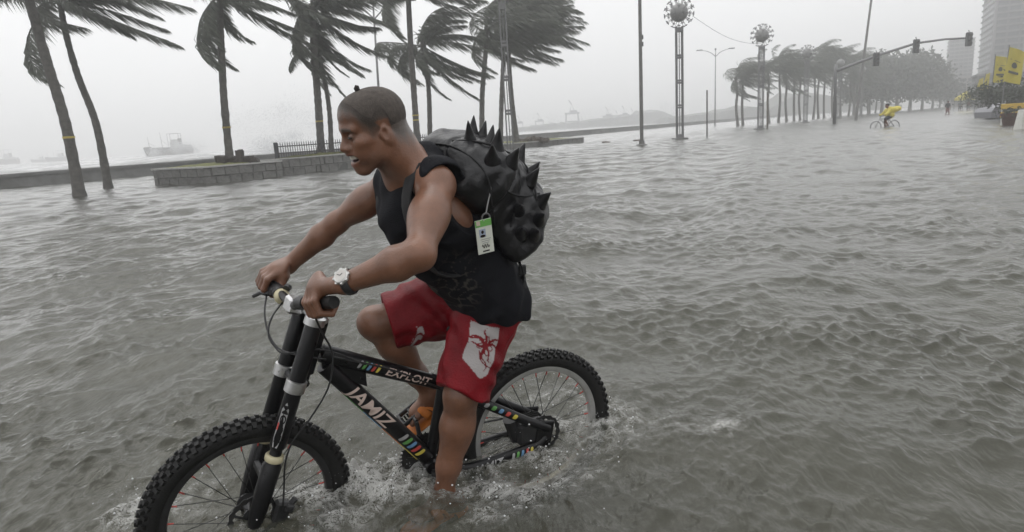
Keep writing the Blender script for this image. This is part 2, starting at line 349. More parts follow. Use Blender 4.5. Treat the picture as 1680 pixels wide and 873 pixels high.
# churned water round wheels and leg: (point, radius, height, foam)
CHURN = [(ground(565,800), .17, .030, .42), (ground(605,800), .22, .026, .36), (ground(655,790), .17, .028, .40), (ground(800,822), .22, .022, .36), (ground(752,796), .06, .018, .36),
         (ground(860,790), .25, .016, .24), (ground(990,690), .13, .028, .45), (ground(905,650), .30, .014, .26), (ground(1060,690), .40, .012, .20),
         (ground(228,850), .11, .050, .50), (ground(300,830), .25, .014, .25), (ground(690,760), .14, .035, .42), (ground(1180,710), .10, .018, .40), (ground(480,866), .24, .018, .24), (ground(900,740), .25, .016, .28)]
def polar_mesh(name, mat, r0, r1, ratio, a0, a1, da, keep, specs, seed, zc, churn=False, foamfn=None):
    rr = r0*ratio**np.arange(int(math.log(r1/r0)/math.log(ratio))+2); aa = np.radians(np.arange(a0, a1+da, da))
    Rg, A = np.meshgrid(rr, aa, indexing='ij'); X = Rg*np.sin(A); Y = Rg*np.cos(A)
    cell = np.maximum(Rg*(ratio-1), Rg*math.radians(da))
    Z, DX, DY = waves(X, Y, cell, specs, seed)
    foam = np.zeros_like(Z)
    if churn:
        tn = vnoise(X, Y, 5, 30, .03, .10)*2.2; tn2 = vnoise(X, Y, 9, 18, .10, .34)*.75
        for P, rad, hgt, fo in CHURN:
            w = np.exp(-((X-P[0])**2+(Y-P[1])**2)/(rad*rad)); nz = np.clip(tn*.45+tn2*.8, -1.2, 1.5); nz = nz+.5*np.maximum(0, nz-.4)
            Z += w*hgt*(.08+nz*.40)*(cell < .03); foam += w*fo*1.3*np.clip(.62+nz*.35, 0, 1.2)
    if churn: P = ground(708,842); foam *= 1-.9*np.exp(-((X-P[0])**2+(Y-P[1])**2)/.13**2)      # the water clears over the near foot
    if foamfn is not None: foam += foamfn(X, Y, Z)
    n0, n1 = X.shape; v = np.stack([X+DX, Y+DY, Z+zc], -1).reshape(-1, 3)
    i = np.arange(n0*n1).reshape(n0, n1); q = np.stack([i[:-1,:-1], i[:-1,1:], i[1:,1:], i[1:,:-1]], -1).reshape(-1, 4)
    c = np.stack([X, Y], -1).reshape(-1, 2)[q[:,0]]; q = q[keep(c[:,0], c[:,1])]
    used = np.unique(q); remap = -np.ones(len(v), int); remap[used] = np.arange(len(used))
    o = mkobj(name, v[used], remap[q], mat, smooth=True)
    fa = o.data.attributes.new('foam', 'FLOAT', 'POINT'); fa.data.foreach_set('value', foam.ravel()[used].astype(np.float32))
    return tag(o, kind='structure')
FL = [(.9,2.4,9,.036,-28,30), (.40,.9,14,.034,-32,32), (.16,.40,34,.035,-35,42), (.07,.16,44,.045,-35,50), (.035,.07,34,.044,-38,60)]
polar_mesh('flood_water', M['flood'], .75, 420, 1.0043, -54, 56, .195, lambda x, y: wall_side(x, y) < 1.0, FL, 3, 0., churn=True,
           foamfn=lambda X, Y, Z: np.clip((Z-.055)*6, 0, .35))
SEA = [(6,22,10,.06,-35,25), (2.5,6,14,.05,-35,40), (1.,2.5,14,.05,-35,60)]
polar_mesh('sea', M['sea'], 20, 2400, 1.012, -75, 50, .3, lambda x, y: wall_side(x, y) > .2, SEA, 11, -.25,
           foamfn=lambda X, Y, Z: np.clip((Z-.28)*1.2, 0, .55))

# ------------------------------------------------------------------ seawall, planters, fence
def sweep(mb, stations, prof):               # prof: (outward offset, z) closed outline; stations: (pos, normal)
    n = len(prof); v = []
    for p, nn in stations:
        for (a, z) in prof: v.append(p+nn*a+V(0,0,z))
    f = []
    for i in range(len(stations)-1):
        for k in range(n): f.append((i*n+k, i*n+(k+1)%n, (i+1)*n+(k+1)%n, (i+1)*n+k))
    f += [tuple(range(n)), tuple((len(stations)-1)*n+k for k in range(n))[::-1]]
    mb.add(v, f)
wall = thing('seawall', WALL_A*V(1,1,0)+V(0,0,-.3), 'long low grey concrete seawall between the flooded road and the sea', 'wall')
st = [(WALL_A*V(1,1,0)+_wd*d+_wn*rng.normal()*.015, _wn) for d in np.linspace(-25, 330, 90)]
m = MB(); sweep(m, st, [(0,-.9),(.03,.52),(.5,.52),(.55,-.9)]); m.build('wall_body', M['concrete'], wall)
m = MB(); sweep(m, [(p+V(0,0,rng.normal()*.006), n) for p, n in st], [(-.035,.525),(-.035,.655),(.0,.68),(.55,.68),(.58,.65),(.58,.525)]); m.build('coping', M['concrete'], wall)

def wall_blocks(parent, a, b, rows, rh, bw, depth, rg, inward, proto_cache={}):
    """courses of rough stone blocks from a to b; each block a part, meshes shared among a few shapes"""
    d = nrm((b-a)*V(1,1,0)); L = np.linalg.norm((b-a)[:2]); nn = nrm(inward*V(1,1,0)); nn = nrm(nn-d*(nn@d))
    for r in range(rows):
        x = 0.; first = True
        while x < L-.02:
            w = bw*rg.uniform(.85, 1.2)
            if first and r % 2: w *= .55
            first = False
            if x+w > L-.2*bw: w = L-x
            key = int(rg.integers(0, 6))
            if key not in proto_cache:
                r2 = np.random.default_rng(40+key); mb = MB(); mb.bevbox((0,0,0), (1,1,1), .06)
                vv = mb.v[0]; front = vv[:,1] < -.3
                vv[front, 1] += r2.normal(size=front.sum())*.06
                o = mb.build('stone_block', M['stone'], None); proto_cache[key] = o.data; bpy.data.objects.remove(o)
            c = a*V(1,1,0)+d*(x+w/2)+nn*(depth/2+rg.normal()*.008)+V(0,0,a[2]+(r+.5)*rh)
            o = bpy.data.objects.new('stone_block', proto_cache[key]); COL.objects.link(o); o.parent = parent
            sc = ((w-.018), depth, rh-.016); R = Matrix(((d[0],nn[0],0),(d[1],nn[1],0),(0,0,1)))
            mw = Matrix.Translation(Vector(c-ORG[parent.name])) @ R.to_4x4() @ Matrix.Diagonal((*sc,1)); o.matrix_local = mw
            x += w
def planter(name_label, corners, z0, rows, rh, closed_faces, top_soil=True, bw=.46):
    """corners: outline on the ground, counter-clockwise seen from above; blocks on faces closed_faces"""
    P = [c*V(1,1,0) for c in corners]; cen = sum(P)/len(P); zt = z0+rows*rh
    t = thing('stone_planter', cen+V(0,0,z0), name_label, 'planter', None)
    rg = np.random.default_rng(int(abs(cen[0]*100)))
    inset = [p+(cen-p)*.0 + nrm(cen-p)*.10 for p in P]
    n = len(P); mb = MB(); mb.add([p+V(0,0,z0-.1) for p in inset]+[p+V(0,0,zt-.03) for p in inset], [tuple(range(n))[::-1], tuple(range(n,2*n))]+[(i,(i+1)%n,n+(i+1)%n,n+i) for i in range(n)])
    mb.build('core', M['mortar'], t)
    for i in closed_faces:
        a, b = P[i], P[(i+1)%n]; wall_blocks(t, a+V(0,0,z0), b+V(0,0,z0), rows, rh, bw, .28, rg, cen-(a+b)/2)
    inn = [p+nrm(cen-p)*.42 for p in P]; ou = [p-nrm(cen-p)*.04 for p in P]
    mb = MB(); mb.add([p+V(0,0,zt+.002) for p in ou]+[p+V(0,0,zt+.002) for p in inn]+[p+V(0,0,zt+.055) for p in ou]+[p+V(0,0,zt+.055) for p in inn],
        [(i,(i+1)%n,2*n+(i+1)%n,2*n+i) for i in range(n)]+[(2*n+i,2*n+(i+1)%n,3*n+(i+1)%n,3*n+i) for i in range(n)]+[(n+i,3*n+i,3*n+(i+1)%n,n+(i+1)%n) for i in range(n)])
    mb.build('coping', M['coping'], t)
    # domed turf inside
    G = 14; v = []; f = []
    ring = []
    for i in range(n):
        for k in range(6): ring.append(inn[i]+(inn[(i+1)%n]-inn[i])*k/6)
    m_ = len(ring)
    for j in range(5):
        q = j/5
        for p in ring: v.append(p+(cen-p)*q+V(0,0,zt+.03+.10*math.sin(q*1.57)+rg.normal()*.02))
    v.append(cen+V(0,0,zt+.13))
    for j in range(4):
        for k in range(m_): f.append((j*m_+k, j*m_+(k+1)%m_, (j+1)*m_+(k+1)%m_, (j+1)*m_+k))
    for k in range(m_): f.append((4*m_+k, 4*m_+(k+1)%m_, 5*m_))
    tag(MB().add(v, f).build('turf', M['soil'], t, smooth=True), kind='stuff')
    return t, zt, cen
gA0, gA1, gA2 = ground(254,304.5), ground(337,302.5), ground(465,289.5)
plA, zA, cA = planter('low stone planter standing in the water, a broken stump around its single palm', [gA0, gA1, gA2, gA2+(gA0-gA1)*1.05], -.05, 2, .31, [0,1,2,3])
gB0, gB1 = ground(466,287.5), ground(527,281.5); gB2 = gB1+(ground(575,276.5)-gB1)*2.9
plB, zB, cB = planter('long stone planter with the iron fence along its back and two palms', [gB0, gB1, gB2, gB2+(gB0-gB1)*1.6, gB0+(gB0-gB1)*.6], -.05, 2, .34, [0,1,2])
gC0, gC1 = ground(842,244.5), ground(958,233.2)
plC, zC, cC = planter('low kerb-high stone planter holding a heap of rubble', [gC0, gC1, gC1+V(-2.0,3.6,0), gC0+V(-2.6,3.4,0)], -.05, 1, .38, [0,1,2,3], bw=.6)

def rock(mb, c, r, rg, sq=(1,1,.7)):
    n0 = mb.n; mb.ball(c, 1.0, 8, 5); v = mb.v[-1]; d = v-c
    k = 1+.28*np.sin(d[:,0]*5+rg.uniform(0,6))+.2*np.cos(d[:,1]*6+rg.uniform(0,6))+rg.normal(size=len(d))*.07
    mb.v[-1] = c+d*np.array(sq)*r*k[:,None]
rg = np.random.default_rng(3)
heap = MB(); hc = ground(872, 231, .35); hc = at(872, 230, hc[1]*.99)
for i in range(46):
    a = rg.uniform(-1,1); rock(heap, at(873+a*22, 232.5, gC0[1]+2.2)*V(1,1,0)+V(0,0,zC+.05+(1-abs(a)**1.4)*.20*rg.uniform(.2,1.1)), rg.uniform(.09,.26), rg)
tag(heap.build('rubble_heap', M['rubble'], origin=at(873,233,gC0[1]+2.2)), 'brown heap of soil and rubble on the low planter', 'rubble')

# stump chunks around the palm in planter A
tA = at(377, 262, (gA1[1]+gA2[1])/2+1.0)
sx = thing('broken_stump', tA*V(1,1,0)+V(0,0,zA), 'ring of broken stump and rock chunks at the foot of the planter palm', 'stump')
for (dx, w, h) in ((-.14,.36,.34), (.18,.30,.26), (.55,.24,.52), (.82,.34,.26), (1.1,.26,.16), (.36,.3,.2)):
    mb = MB(); c = tA*V(1,1,0)+V(dx,-.28+rg.normal()*.05,zA+h/2+.05); mb.bevbox(c, (w,.3,h), .03)
    mb.v[-1] += rg.normal(size=mb.v[-1].shape)*.025; mb.build('chunk', M['wood'], sx)

# iron fence along planter B
fa, fb = at(454, 255, gB0[1]+1.2), at(720, 229, gB0[1]+6.5)
fz = zB+.02; fa = fa*V(1,1,0)+V(0,0,fz); fb = fb*V(1,1,0)+V(0,0,fz)
fe = thing('iron_fence', fa, 'dark iron picket fence with spiked bars behind the planter palms', 'fence')
fd_ = nrm(fb-fa); fl = np.linalg.norm(fb-fa)
for i in range(5):
    p = fa+fd_*fl*i/4; MB().bevbox(p+V(0,0,.33), (.13,.13,.70), .012).build('post', M['iron'], fe)
for z in (.22,.50):
    p0, p1 = fa+V(0,0,z), fb+V(0,0,z); MB().tube([p0,p1], .024, 6).build('rail', M['iron'], fe)
mb = MB()
for x in np.arange(.1, fl, .105):
    p = fa+fd_*x; mb.tube([p, p+V(0,0,.60), p+V(0,0,.68)], [.018,.018,.003], 4)
tag(mb.build('picket_bars', M['iron'], fe), kind='stuff')

# ------------------------------------------------------------------ palms
WIND = nrm(V(1, -.12, -.05))
def frond_mesh(rg, d0, L, nleaf, wk, tight=1.0):
    """one windblown frond starting at the origin: rachis + leaflets swept downwind"""
    n = 12; p = np.zeros(3); d = nrm(d0); path = [p.copy()]; ds = L/n; w = nrm(WIND+V(0,0,rg.normal()*.15)+V(0,rg.normal()*.12,0))
    for i in range(n):
        d = nrm(d + ds*(w*wk*(.35+.9*i/n) + V(0,0,-1)*.30*(.3+i/n))); p = p+d*ds; path.append(p.copy())
    path = np.array(path); mb = MB(); mb.tube(path, np.linspace(.034,.006,n+1), 5)
    T = np.gradient(path, axis=0); T /= np.linalg.norm(T, axis=1)[:,None]
    v = []; f = []
    for i in range(nleaf):
        t = .10+.89*(i+rg.uniform(-.4,.4))/nleaf; x = t*n; k = min(int(x), n-1); fr = x-k
        c = path[k]*(1-fr)+path[k+1]*fr; tg = T[k]
        sd = np.cross(tg, V(0,0,1)); sd = nrm(sd) if np.linalg.norm(sd) > .1 else V(0,1,0); upv = np.cross(sd, tg)
        ll = L*.23*(math.sin(math.pi*min(1, .12+t*.86))**.6)*rg.uniform(.8,1.15)
        for s in (-1, 1):
            dd = nrm(.55*tg + s*.55*sd*tight + .48*WIND + V(0,0,-.50) + rg.normal(size=3)*.12)
            wd = nrm(np.cross(dd, upv+rg.normal(size=3)*.5))*.023
            m1 = c+dd*ll*.5; e = c+nrm(dd+.5*WIND+V(0,0,-.35))*ll+V(0,0,-.03)
            b = len(v); v += [c-wd*.5, c+wd*.5, m1+wd, m1-wd, e]; f += [(b,b+1,b+2,b+3), (b+3,b+2,b+4)]
    mb.add(v, f); return mb
def palm(path, r0, r1, seed, label, L=2.9, nf=17, nleaf=46, wk=1.0, band=None, group=None, el=(-25,75), azs=None, crown=True):
    rg = np.random.default_rng(seed); path = np.asarray(path, float)
    base = path[0]; t = thing('palm_tree', base, label, 'palm tree', group)
    # smooth trunk with ringed bark and swollen foot
    k = np.linspace(0, len(path)-1, 44); ii = np.clip(k.astype(int), 0, len(path)-2); fr = (k-ii)[:,None]
    pm1 = path[np.clip(ii-1,0,None)]; p0 = path[ii]; p1 = path[ii+1]; p2 = path[np.clip(ii+2,None,len(path)-1)]
    P = .5*((2*p0)+(-pm1+p1)*fr+(2*pm1-5*p0+4*p1-p2)*fr**2+(-pm1+3*p0-3*p1+p2)*fr**3)
    q = np.linspace(0,1,44); rad = r0+(r1-r0)*np.minimum(1,q*1.15)+.45*r0*np.exp(-q*18)+(np.arange(44)%2)*.011+rg.normal(size=44)*.004
    MB().tube(P, rad, 12).build('trunk', M['trunk'], t, smooth=True)
    if band:
        for z in band:
            j = int(np.argmin(abs(P[:,2]-base[2]-z))); j = max(1, min(42, j)); MB().tube([P[j]-V(0,0,.03), P[j]+V(0,0,.035)], rad[j]+.012, 12, cap=False).build('yellow_tape', M['band'], t)
    if not crown: return t
    top = P[-1]
    rg2 = rg
    MB().ball(top, (r1*1.5,r1*1.5,r1*2.4), 9, 6).build('crown_heart', M['trunk'], t, smooth=True)
    for i in range(nf):
        az = (i*2.399+rg.uniform(-.3,.3)) if azs is None else math.radians(azs[i%len(azs)]+rg.uniform(-12,12)); e = math.radians(rg.uniform(*el))
        d0 = V(math.cos(az)*math.cos(e), math.sin(az)*math.cos(e), math.sin(e))
        mb = frond_mesh(rg, d0, L*rg.uniform(.72,1.12), int(nleaf*1.6), wk*rg.uniform(.75,1.3)); mb.v = [v+top for v in mb.v]
        mb.build('frond', M['frond'], t)
    return t
def pxpath(pts, y, z0=None):
    P = [at(x, yy, y) for x, yy in pts]
    if z0 is not None: P[0] = V(P[0][0], P[0][1], z0)
    return P
y1 = ground(131,322)[1]; palm(pxpath([(131,323),(108,205),(75,95),(48,0),(30,-75)], y1, -.1), .155, .12, 1, 'tall leaning palm rising straight from the flood water, yellow tape on its trunk, thickest trunk', L=4.2, band=[1.95], nf=18, nleaf=66)
y2 = ground(178,308)[1]; palm(pxpath([(178,309),(158,205),(128,125),(108,55),(98,0)], y2, -.1), .135, .095, 2, 'palm with a curved trunk standing in the water beside the thickest palm', L=4.4, nf=17, nleaf=76, el=(-35,50), azs=[-60,-25,10,40,80,140,200,260])
palm(pxpath([(377,264),(368,170),(363,80),(361,30),(361,-8)], tA[1], zA-.05), .135, .115, 3, 'single palm growing in the stone planter out of a broken stump', L=3.5, nf=19, band=[1.35,1.42], nleaf=72, el=(-45,60))
yB = (gB1[1]+gB2[1])/2*.5+gB1[1]*.5+.9
palm(pxpath([(527,252),(522,170),(515,80),(512,18)], yB, zB-.03), .17, .14, 4, 'thick straight palm at the iron fence with a dense crown', L=3.9, nf=24, band=[1.45,1.6], nleaf=76, el=(-40,60), wk=1.1)
palm(pxpath([(543,249),(541,190),(534,140),(523,95),(518,70)], yB+.8, zB-.03), .11, .09, 5, 'slim crooked palm behind the thick fence palm with hanging fronds', L=2.8, nf=8, nleaf=46, el=(-75,-20), wk=.8)
palm(pxpath([(685,238),(679,150),(673,60),(669,-25)], yB+5, zB-.1), .16, .13, 6, 'tall slender palm with ring of yellow tape, crown far above the rider', L=3.9, nf=17, band=[1.6,1.7], nleaf=66)
palm(pxpath([(705,236),(704,160),(699,110),(694,76)], yB+7, zB-.1), .13, .115, 7, 'short palm with ragged windswept crown behind the backpack', L=4.1, nf=24, nleaf=72, el=(-65,75), wk=1.15)
palm(pxpath([(790,232),(791,160),(796,95),(799,50)], 40, .2), .155, .13, 8, 'palm with curled upwind fronds beside the steel lattice tower', L=4.4, nf=22, nleaf=70, el=(-45,75), wk=1.5)
palm(pxpath([(821,236),(823,160),(826,90),(828,38)], gC0[1]+1.4, zC-.05), .16, .12, 9, 'palm on the rubble planter, left trunk of the crossing pair', L=5.2, nf=24, nleaf=76, el=(-50,70), wk=1.5)
palm(pxpath([(848,236),(840,170),(835,100),(834,25)], gC0[1]+1.9, zC-.05), .20, .13, 10, 'palm on the rubble planter, swollen trunk of the crossing pair', L=5.4, nf=24, nleaf=76, el=(-45,75), wk=1.4)

# palms along the promenade further off: four built, the others copies
far_spots = [(1211,196,82,5.9,0), (1219,196,84,6.3,1), (1262,196,88,7.2,2), (1277,194,92,8.0,3), (1291,193,95,7.2,0), (1303,193,98,6.8,1), (1313,192,100,7.6,2),
             (1334,192,104,8.2,3), (1343,192,106,9.3,0), (1352,191,108,8.6,1), (1366,191,112,9.4,2), (1379,190,116,8.3,1), (1392,190,118,7.0,3), (1403,190,124,9.3,0), (1413,189,130,9.0,1), (1424,188,138,8.4,2), (1436,188,146,8.0,3), (1448,187,152,8.0,1)]
protos = {}
far_lab = ['windswept grey-green palm in the far row along the promenade']
for i, (px, py, y, hgt, k) in enumerate(far_spots):
    b = at(px, py, y)*V(1,1,0)+V(0,0,-.15)
    if k not in protos:
        rgp = np.random.default_rng(60+k); lean = rgp.normal()*.5
        path = [b, b+V(lean*.5,0,hgt*.4), b+V(lean*.2,.1,hgt*.75), b+V(lean*.6,.1,hgt)]
        protos[k] = palm(path, .17, .13, 70+k, far_lab[0], L=4.6, nf=22, nleaf=34, wk=1.35, el=(-55,85), group='palms in the far row along the promenade'); ph = hgt; protos[k]['_h'] = hgt
        continue
    c = copy_tree(protos[k]); c.location = b; s = hgt/protos[k]['_h']; c.scale = (1, 1, s); c.rotation_euler.z = rng.uniform(-.35,.35)
for k in protos: del protos[k]['_h']
for o in bpy.data.objects:
    if '_h' in o.keys(): del o['_h']

# ------------------------------------------------------------------ lamp towers with flower heads, poles, street lamps
def flower_tower(base, hgt, lean=(0,0), width=.43):
    t = thing('lamp_tower', base, '', 'lamp tower')
    top = base+V(lean[0], lean[1], hgt); ax = top-base
    for sx_ in (-1,1):
        for sy_ in (-1,1):
            o = V(sx_*width*.42, sy_*width*.3, 0); MB().tube([base+o, top+o], .045, 6).build('column', M['steel'], t)
    for sx_ in (0,):
        MB().tube([base, top], .03, 6).build('conduit', M['steel'], t)
    q = .07
    for j, q in enumerate((.03,.29,.31,.51,.53,.73,.75,.97)):
        MB().bevbox(base+ax*q, (width*1.02, width*.74, .10 if j not in (0,7) else .26), .01).build('tie_plate', M['steel'], t)
    MB().bevbox(base+V(0,0,.03), (width*2.0, width*1.8, .16), .02).build('footing', M['concrete'], t)
    hc = top+V(0,0,.78); hd = MB(); hd.ball(hc, .54, 18, 12); head = hd.build('globe', M['lampglass'], t, smooth=True)
    for e_, nn in ((-62,5),(-34,9),(-8,12),(18,12),(44,9),(70,5)):
        for k in range(nn):
            a = 2*math.pi*(k+.5*(e_ % 4 == 2))/nn; e = math.radians(e_); d = V(math.cos(a)*math.cos(e), math.sin(a)*math.cos(e), math.sin(e))
            mb = MB(); tip = hc+d*.86; mb.tube([hc+d*.5, tip], .014, 4)
            u = nrm(np.cross(d, V(.3,.2,1))); w = np.cross(d, u)
            for kk in range(5):
                aa = kk*1.2566; pd = math.cos(aa)*u+math.sin(aa)*w; mb.tube([tip, tip+pd*.11+d*.05], [.03,.016], 4)
            mb.build('flower', M['steel'], t)
    return t
T_LAB = 'globe lamp tower ringed with small steel flowers on a four-legged column'
def tower_at(px, py, y, toppx, toppy, label):
    b = at(px, py, y)*V(1,1,0); tp = at(toppx, toppy, y); o = flower_tower(b, tp[2]-.78, (tp[0]-b[0], 0)); tag(o, label); return o
t1 = tower_at(1115.5,228,ground(1115,229)[1],1114,21,'tallest flower-headed lamp tower standing in the flood between the bare pole and the short post')
def tower_copy(px, y, label, s=1.0):
    c = copy_tree(t1); c.location = Vector(at(px, 200, y)*V(1,1,0)); tag(c, label); c.scale = (s, s, s); return c
tower_copy(1247.5, 55, 'flower-headed lamp tower beside the brown post, first palms of the far row behind it')
tower_copy(1321, 74, 'flower-headed lamp tower fading into the far palm crowns', 1.0)
tower_copy(1375, 93, 'hazy flower-headed lamp tower by the foot of the traffic light mast', 1.0)
tower_copy(1411, 112, 'faintest flower-headed lamp tower, deep in the palms before the broad trees', 1.0)
tower_copy(835, 30, 'lattice lamp tower behind the spiked backpack, rising out of the picture', 1.0).scale = (.72,.72,1)

def pole_thing(name, pb, pt, r0, r1, label, cat, mat, foot=True, bracket=False):
    t = thing(name, pb*V(1,1,0), label, cat); b = pb*V(1,1,0)+V(0,0,-.25)
    MB().tube([b, b+(pt-b)*.5, pt], [r0,(r0+r1)/2,r1], 12).build('shaft', mat, t, smooth=True, angle=40)
    if foot: MB().lathe([(r0*3,0),(r0*3,.08),(r0*1.6,.12),(r0*1.4,.3)], pb*V(1,1,0)+V(0,0,-.03), n=14).build('base_flange', mat, t)
    if bracket:
        for q in (.62,.66): MB().bevbox(b+(pt-b)*q+V(r0*.9,0,0), (.12,.08,.22), .01).build('bracket', M['iron'], t)
    return t
yp = ground(1053,239)[1]; pole_thing('utility_pole', at(1053,239,yp), at(1049,-40,yp), .10, .085, 'plain weathered pole standing alone in the flood on a round flange', 'pole', M['pole'], bracket=True)
yp = ground(1160,225)[1]; pole_thing('post', at(1160,225,yp), at(1160,148,yp), .055, .05, 'short bare grey post beside the tallest lamp tower', 'post', M['pole'], foot=False)
pole_thing('post', at(1259,213,54), at(1259,151,54), .07, .06, 'short brown post beside a flower-headed lamp tower', 'post', M['rubble'], foot=False)
def street_lamp(px, pbpy, ptpx, ptpy, y, label):
    b = at(px, pbpy, y)*V(1,1,0)+V(0,0,-.2); tp = at(ptpx, ptpy, y); t = thing('street_lamp', b, label, 'street lamp')
    MB().tube([b, b+(tp-b)*.5, tp], [.11,.085,.055], 10).build('mast', M['steel'], t, smooth=True)
    MB().ball(tp+V(0,0,.12), (.16,.16,.14), 8, 5).build('finial', M['steel'], t)
    for s in (-1,1):
        e = tp+V(s*2.1,0,.05); MB().tube([tp+V(0,0,-1.0), tp+V(s*.6,0,-.45), tp+V(s*1.3,0,-.12), e], [.05,.045,.04,.035], 6).build('arm', M['steel'], t, smooth=True)
        MB().bevbox(e+V(s*.4,0,.04), (.95,.28,.14), .04).build('lamp_head', M['iron'], t)
street_lamp(1173, 202, 1174, 82, 104, 'slim double-armed street lamp between the short posts, before the seawall')
street_lamp(626, 235, 612, 6, 47, 'double-armed street lamp rising behind the cyclist\'s head')

# traffic light mast
ym = 60.; mb0 = at(1369, 203, ym)*V(1,1,0); mt = thing('traffic_light', mb0, 'traffic light mast with long rising arm and three hanging signal heads', 'traffic light')
j0 = at(1371, 116, ym)
MB().tube([mb0+V(0,0,-.2), j0, j0+V(0,0,.5)], [.17,.13,.12], 12).build('mast', M['steel'], mt, smooth=True)
arm = [at(1371,117,ym), at(1404,104,ym), at(1437,92,ym), at(1503,71,ym), at(1550,64.5,ym), at(1594,62,ym)]
MB().tube(arm, [.14,.13,.12,.10,.09,.08], 10).build('arm', M['steel'], mt, smooth=True)
for (x, y_) in ((1437.5,97.5),(1503,76),(1589.5,64.5)):
    c = at(x, y_, ym-.15); h = MB().bevbox(c, (.50,.3,1.2), .05).build('signal_head', M['signal'], mt)
    for k in (-1,0,1):
        MB().lathe([(.13,0),(.13,.02)], c+V(0,-.155,k*.36), (0,-1,0), 12).build('lens', M['lens'], h)
        MB().tube([c+V(0,-.16,k*.36+.02), c+V(0,-.30,k*.36+.0)], .15, 12, cap=False).build('visor', M['signal'], h)
    MB().tube([c+V(0,0,.58), c+V(0,.12,.8)], .035, 6).build('hanger', M['steel'], mt)
lp = pole_thing('utility_pole', at(1404,192,72), at(1432,-20,72), .16, .10, 'tall pole leaning over the far palms beside the traffic light arm', 'pole', M['pole'], foot=False)
# sagging wire between the two nearer towers
wa, wb = at(1136, 26, 41.5), at(1250, 72, 54.5); pth = [wa+(wb-wa)*q+V(0,0,-.5*math.sin(math.pi*q)) for q in np.linspace(0,1,14)]
tag(MB().tube(pth, .012, 5).build('overhead_wire', M['iron'], origin=wa), 'thin sagging wire strung between the two nearer flower-headed towers', 'wire')

# debris on the water
for (x, y_, lab) in ((993,234,'flat dark scrap of debris floating near the low planter'), (1047,231,'small dark debris lying in the water behind the bare pole')):
    c = ground(x, y_); mb = MB(); rock(mb, c+V(0,0,.02), .3, rg, (1,.5,.22)); tag(mb.build('floating_debris', M['rubble'], origin=c), lab, 'debris')

# ------------------------------------------------------------------ ships, harbour, far shore
def ship(bow_px, stern_px, wl_py0, wl_py1, y, label, group=None, kind=0, seed=0):
    """coaster seen from the side: bow at bow_px, stern at stern_px"""
    a = at(bow_px, wl_py0, y); b = at(stern_px, wl_py1, y); a = V(a[0], a[1], -.3); b = V(b[0], b[1], -.3); L = np.linalg.norm(b-a); d = (b-a)/L; n = V(-d[1], d[0], 0)
    t = thing('cargo_ship' if kind == 0 else 'ship', (a+b)/2, label, 'ship', group); u = L/36.
    P = lambda x, w, z: a+d*x*L+n*w*u+V(0,0,z*u)
    xs = np.linspace(0, 1, 13); v = []; f = []
    for x in xs:
        w = 3.6*min(1, (x*3.2)**.6+.02)*(1-.25*max(0, x-.85)/.15); sh = 5.6+1.6*max(0, .25-x)/.25+.5*max(0, x-.7); rake = -.06*(1-x)**6*1
        for (wf, z, rk) in ((-1,sh,1),(-.96,2.5,.5),(-.75,-1.0,0),(.75,-1.0,0),(.96,2.5,.5),(1,sh,1)): v.append(P(x+ (.07*(1-rk) if x < .05 else 0), w*wf, z))
    for i in range(12):
        for k in range(5): f.append((i*6+k, i*6+k+1, (i+1)*6+k+1, (i+1)*6+k))
        f.append((i*6+5, i*6, (i+1)*6, (i+1)*6+5))
    f += [tuple(range(6))[::-1], tuple(72+k for k in range(6))]
    MB().add(v, f).build('hull', M['hull'], t)
    R = np.array([d, n, V(0,0,1)])
    bx = lambda nm, x, z, sx_, sy_, sz, mt_='ship_white': MB().bevbox(P(x,0,z+sz/2), (sx_*u, sy_*u, sz*u), .08*u, R).build(nm, M[mt_], t)
    bx('deckhouse', .74, 5.6, 9, 5.6, 2.4); bx('bridge', .70, 8.0, 6, 5.8, 2.2); bx('wheelhouse', .68, 10.2, 3.6, 5.0, 1.8); bx('funnel', .79, 8.0, 2.0, 2.2, 4.6, 'hull'); bx('poop', .91, 5.8, 5, 5.6, 1.6)
    bx('hatch', .30, 5.8, 6.5, 4.6, .9, 'hull'); bx('hatch', .50, 5.6, 5.5, 4.6, .9, 'hull'); bx('forecastle', .1, 6.6, 4, 3.2, .9, 'hull')
    for x, h in ((.14,9.5),(.41,12.5)):
        MB().tube([P(x,0,5.4), P(x-.012,0,5.4+h)], [.22*u,.10*u], 6).build('mast', M['hull'], t)
        MB().tube([P(x-.008,0,5.4+h*.55), P(x+.11,0,6.4+h*.15)], .08*u, 5).build('boom', M['hull'], t)
    for w in (-2,2):
        for x in (.57,.80): MB().tube([P(x,w,5.4), P(x,w,16.4)], .14*u, 5).build('gantry_leg', M['hull'], t)
        MB().tube([P(.57,w,16.3), P(.80,w,16.3)], .14*u, 5).build('gantry_beam', M['hull'], t)
    return t
ship(236, 314, 251, 247, 250, 'dark-hulled cargo ship with masts and gantry, ploughing through spray beyond the seawall')
ship(-22, 30, 268, 264.5, 430, 'faint bulky ship silhouette, cut off by the picture edge beyond the leaning palms', kind=1)
ship(50, 76, 264, 262, 460, 'smallest faint ship silhouette with one slim mast on the horizon', kind=1)
ship(74, 112, 262.5, 259.5, 420, 'faint ship with tall superstructure just behind the thickest palm', kind=1)

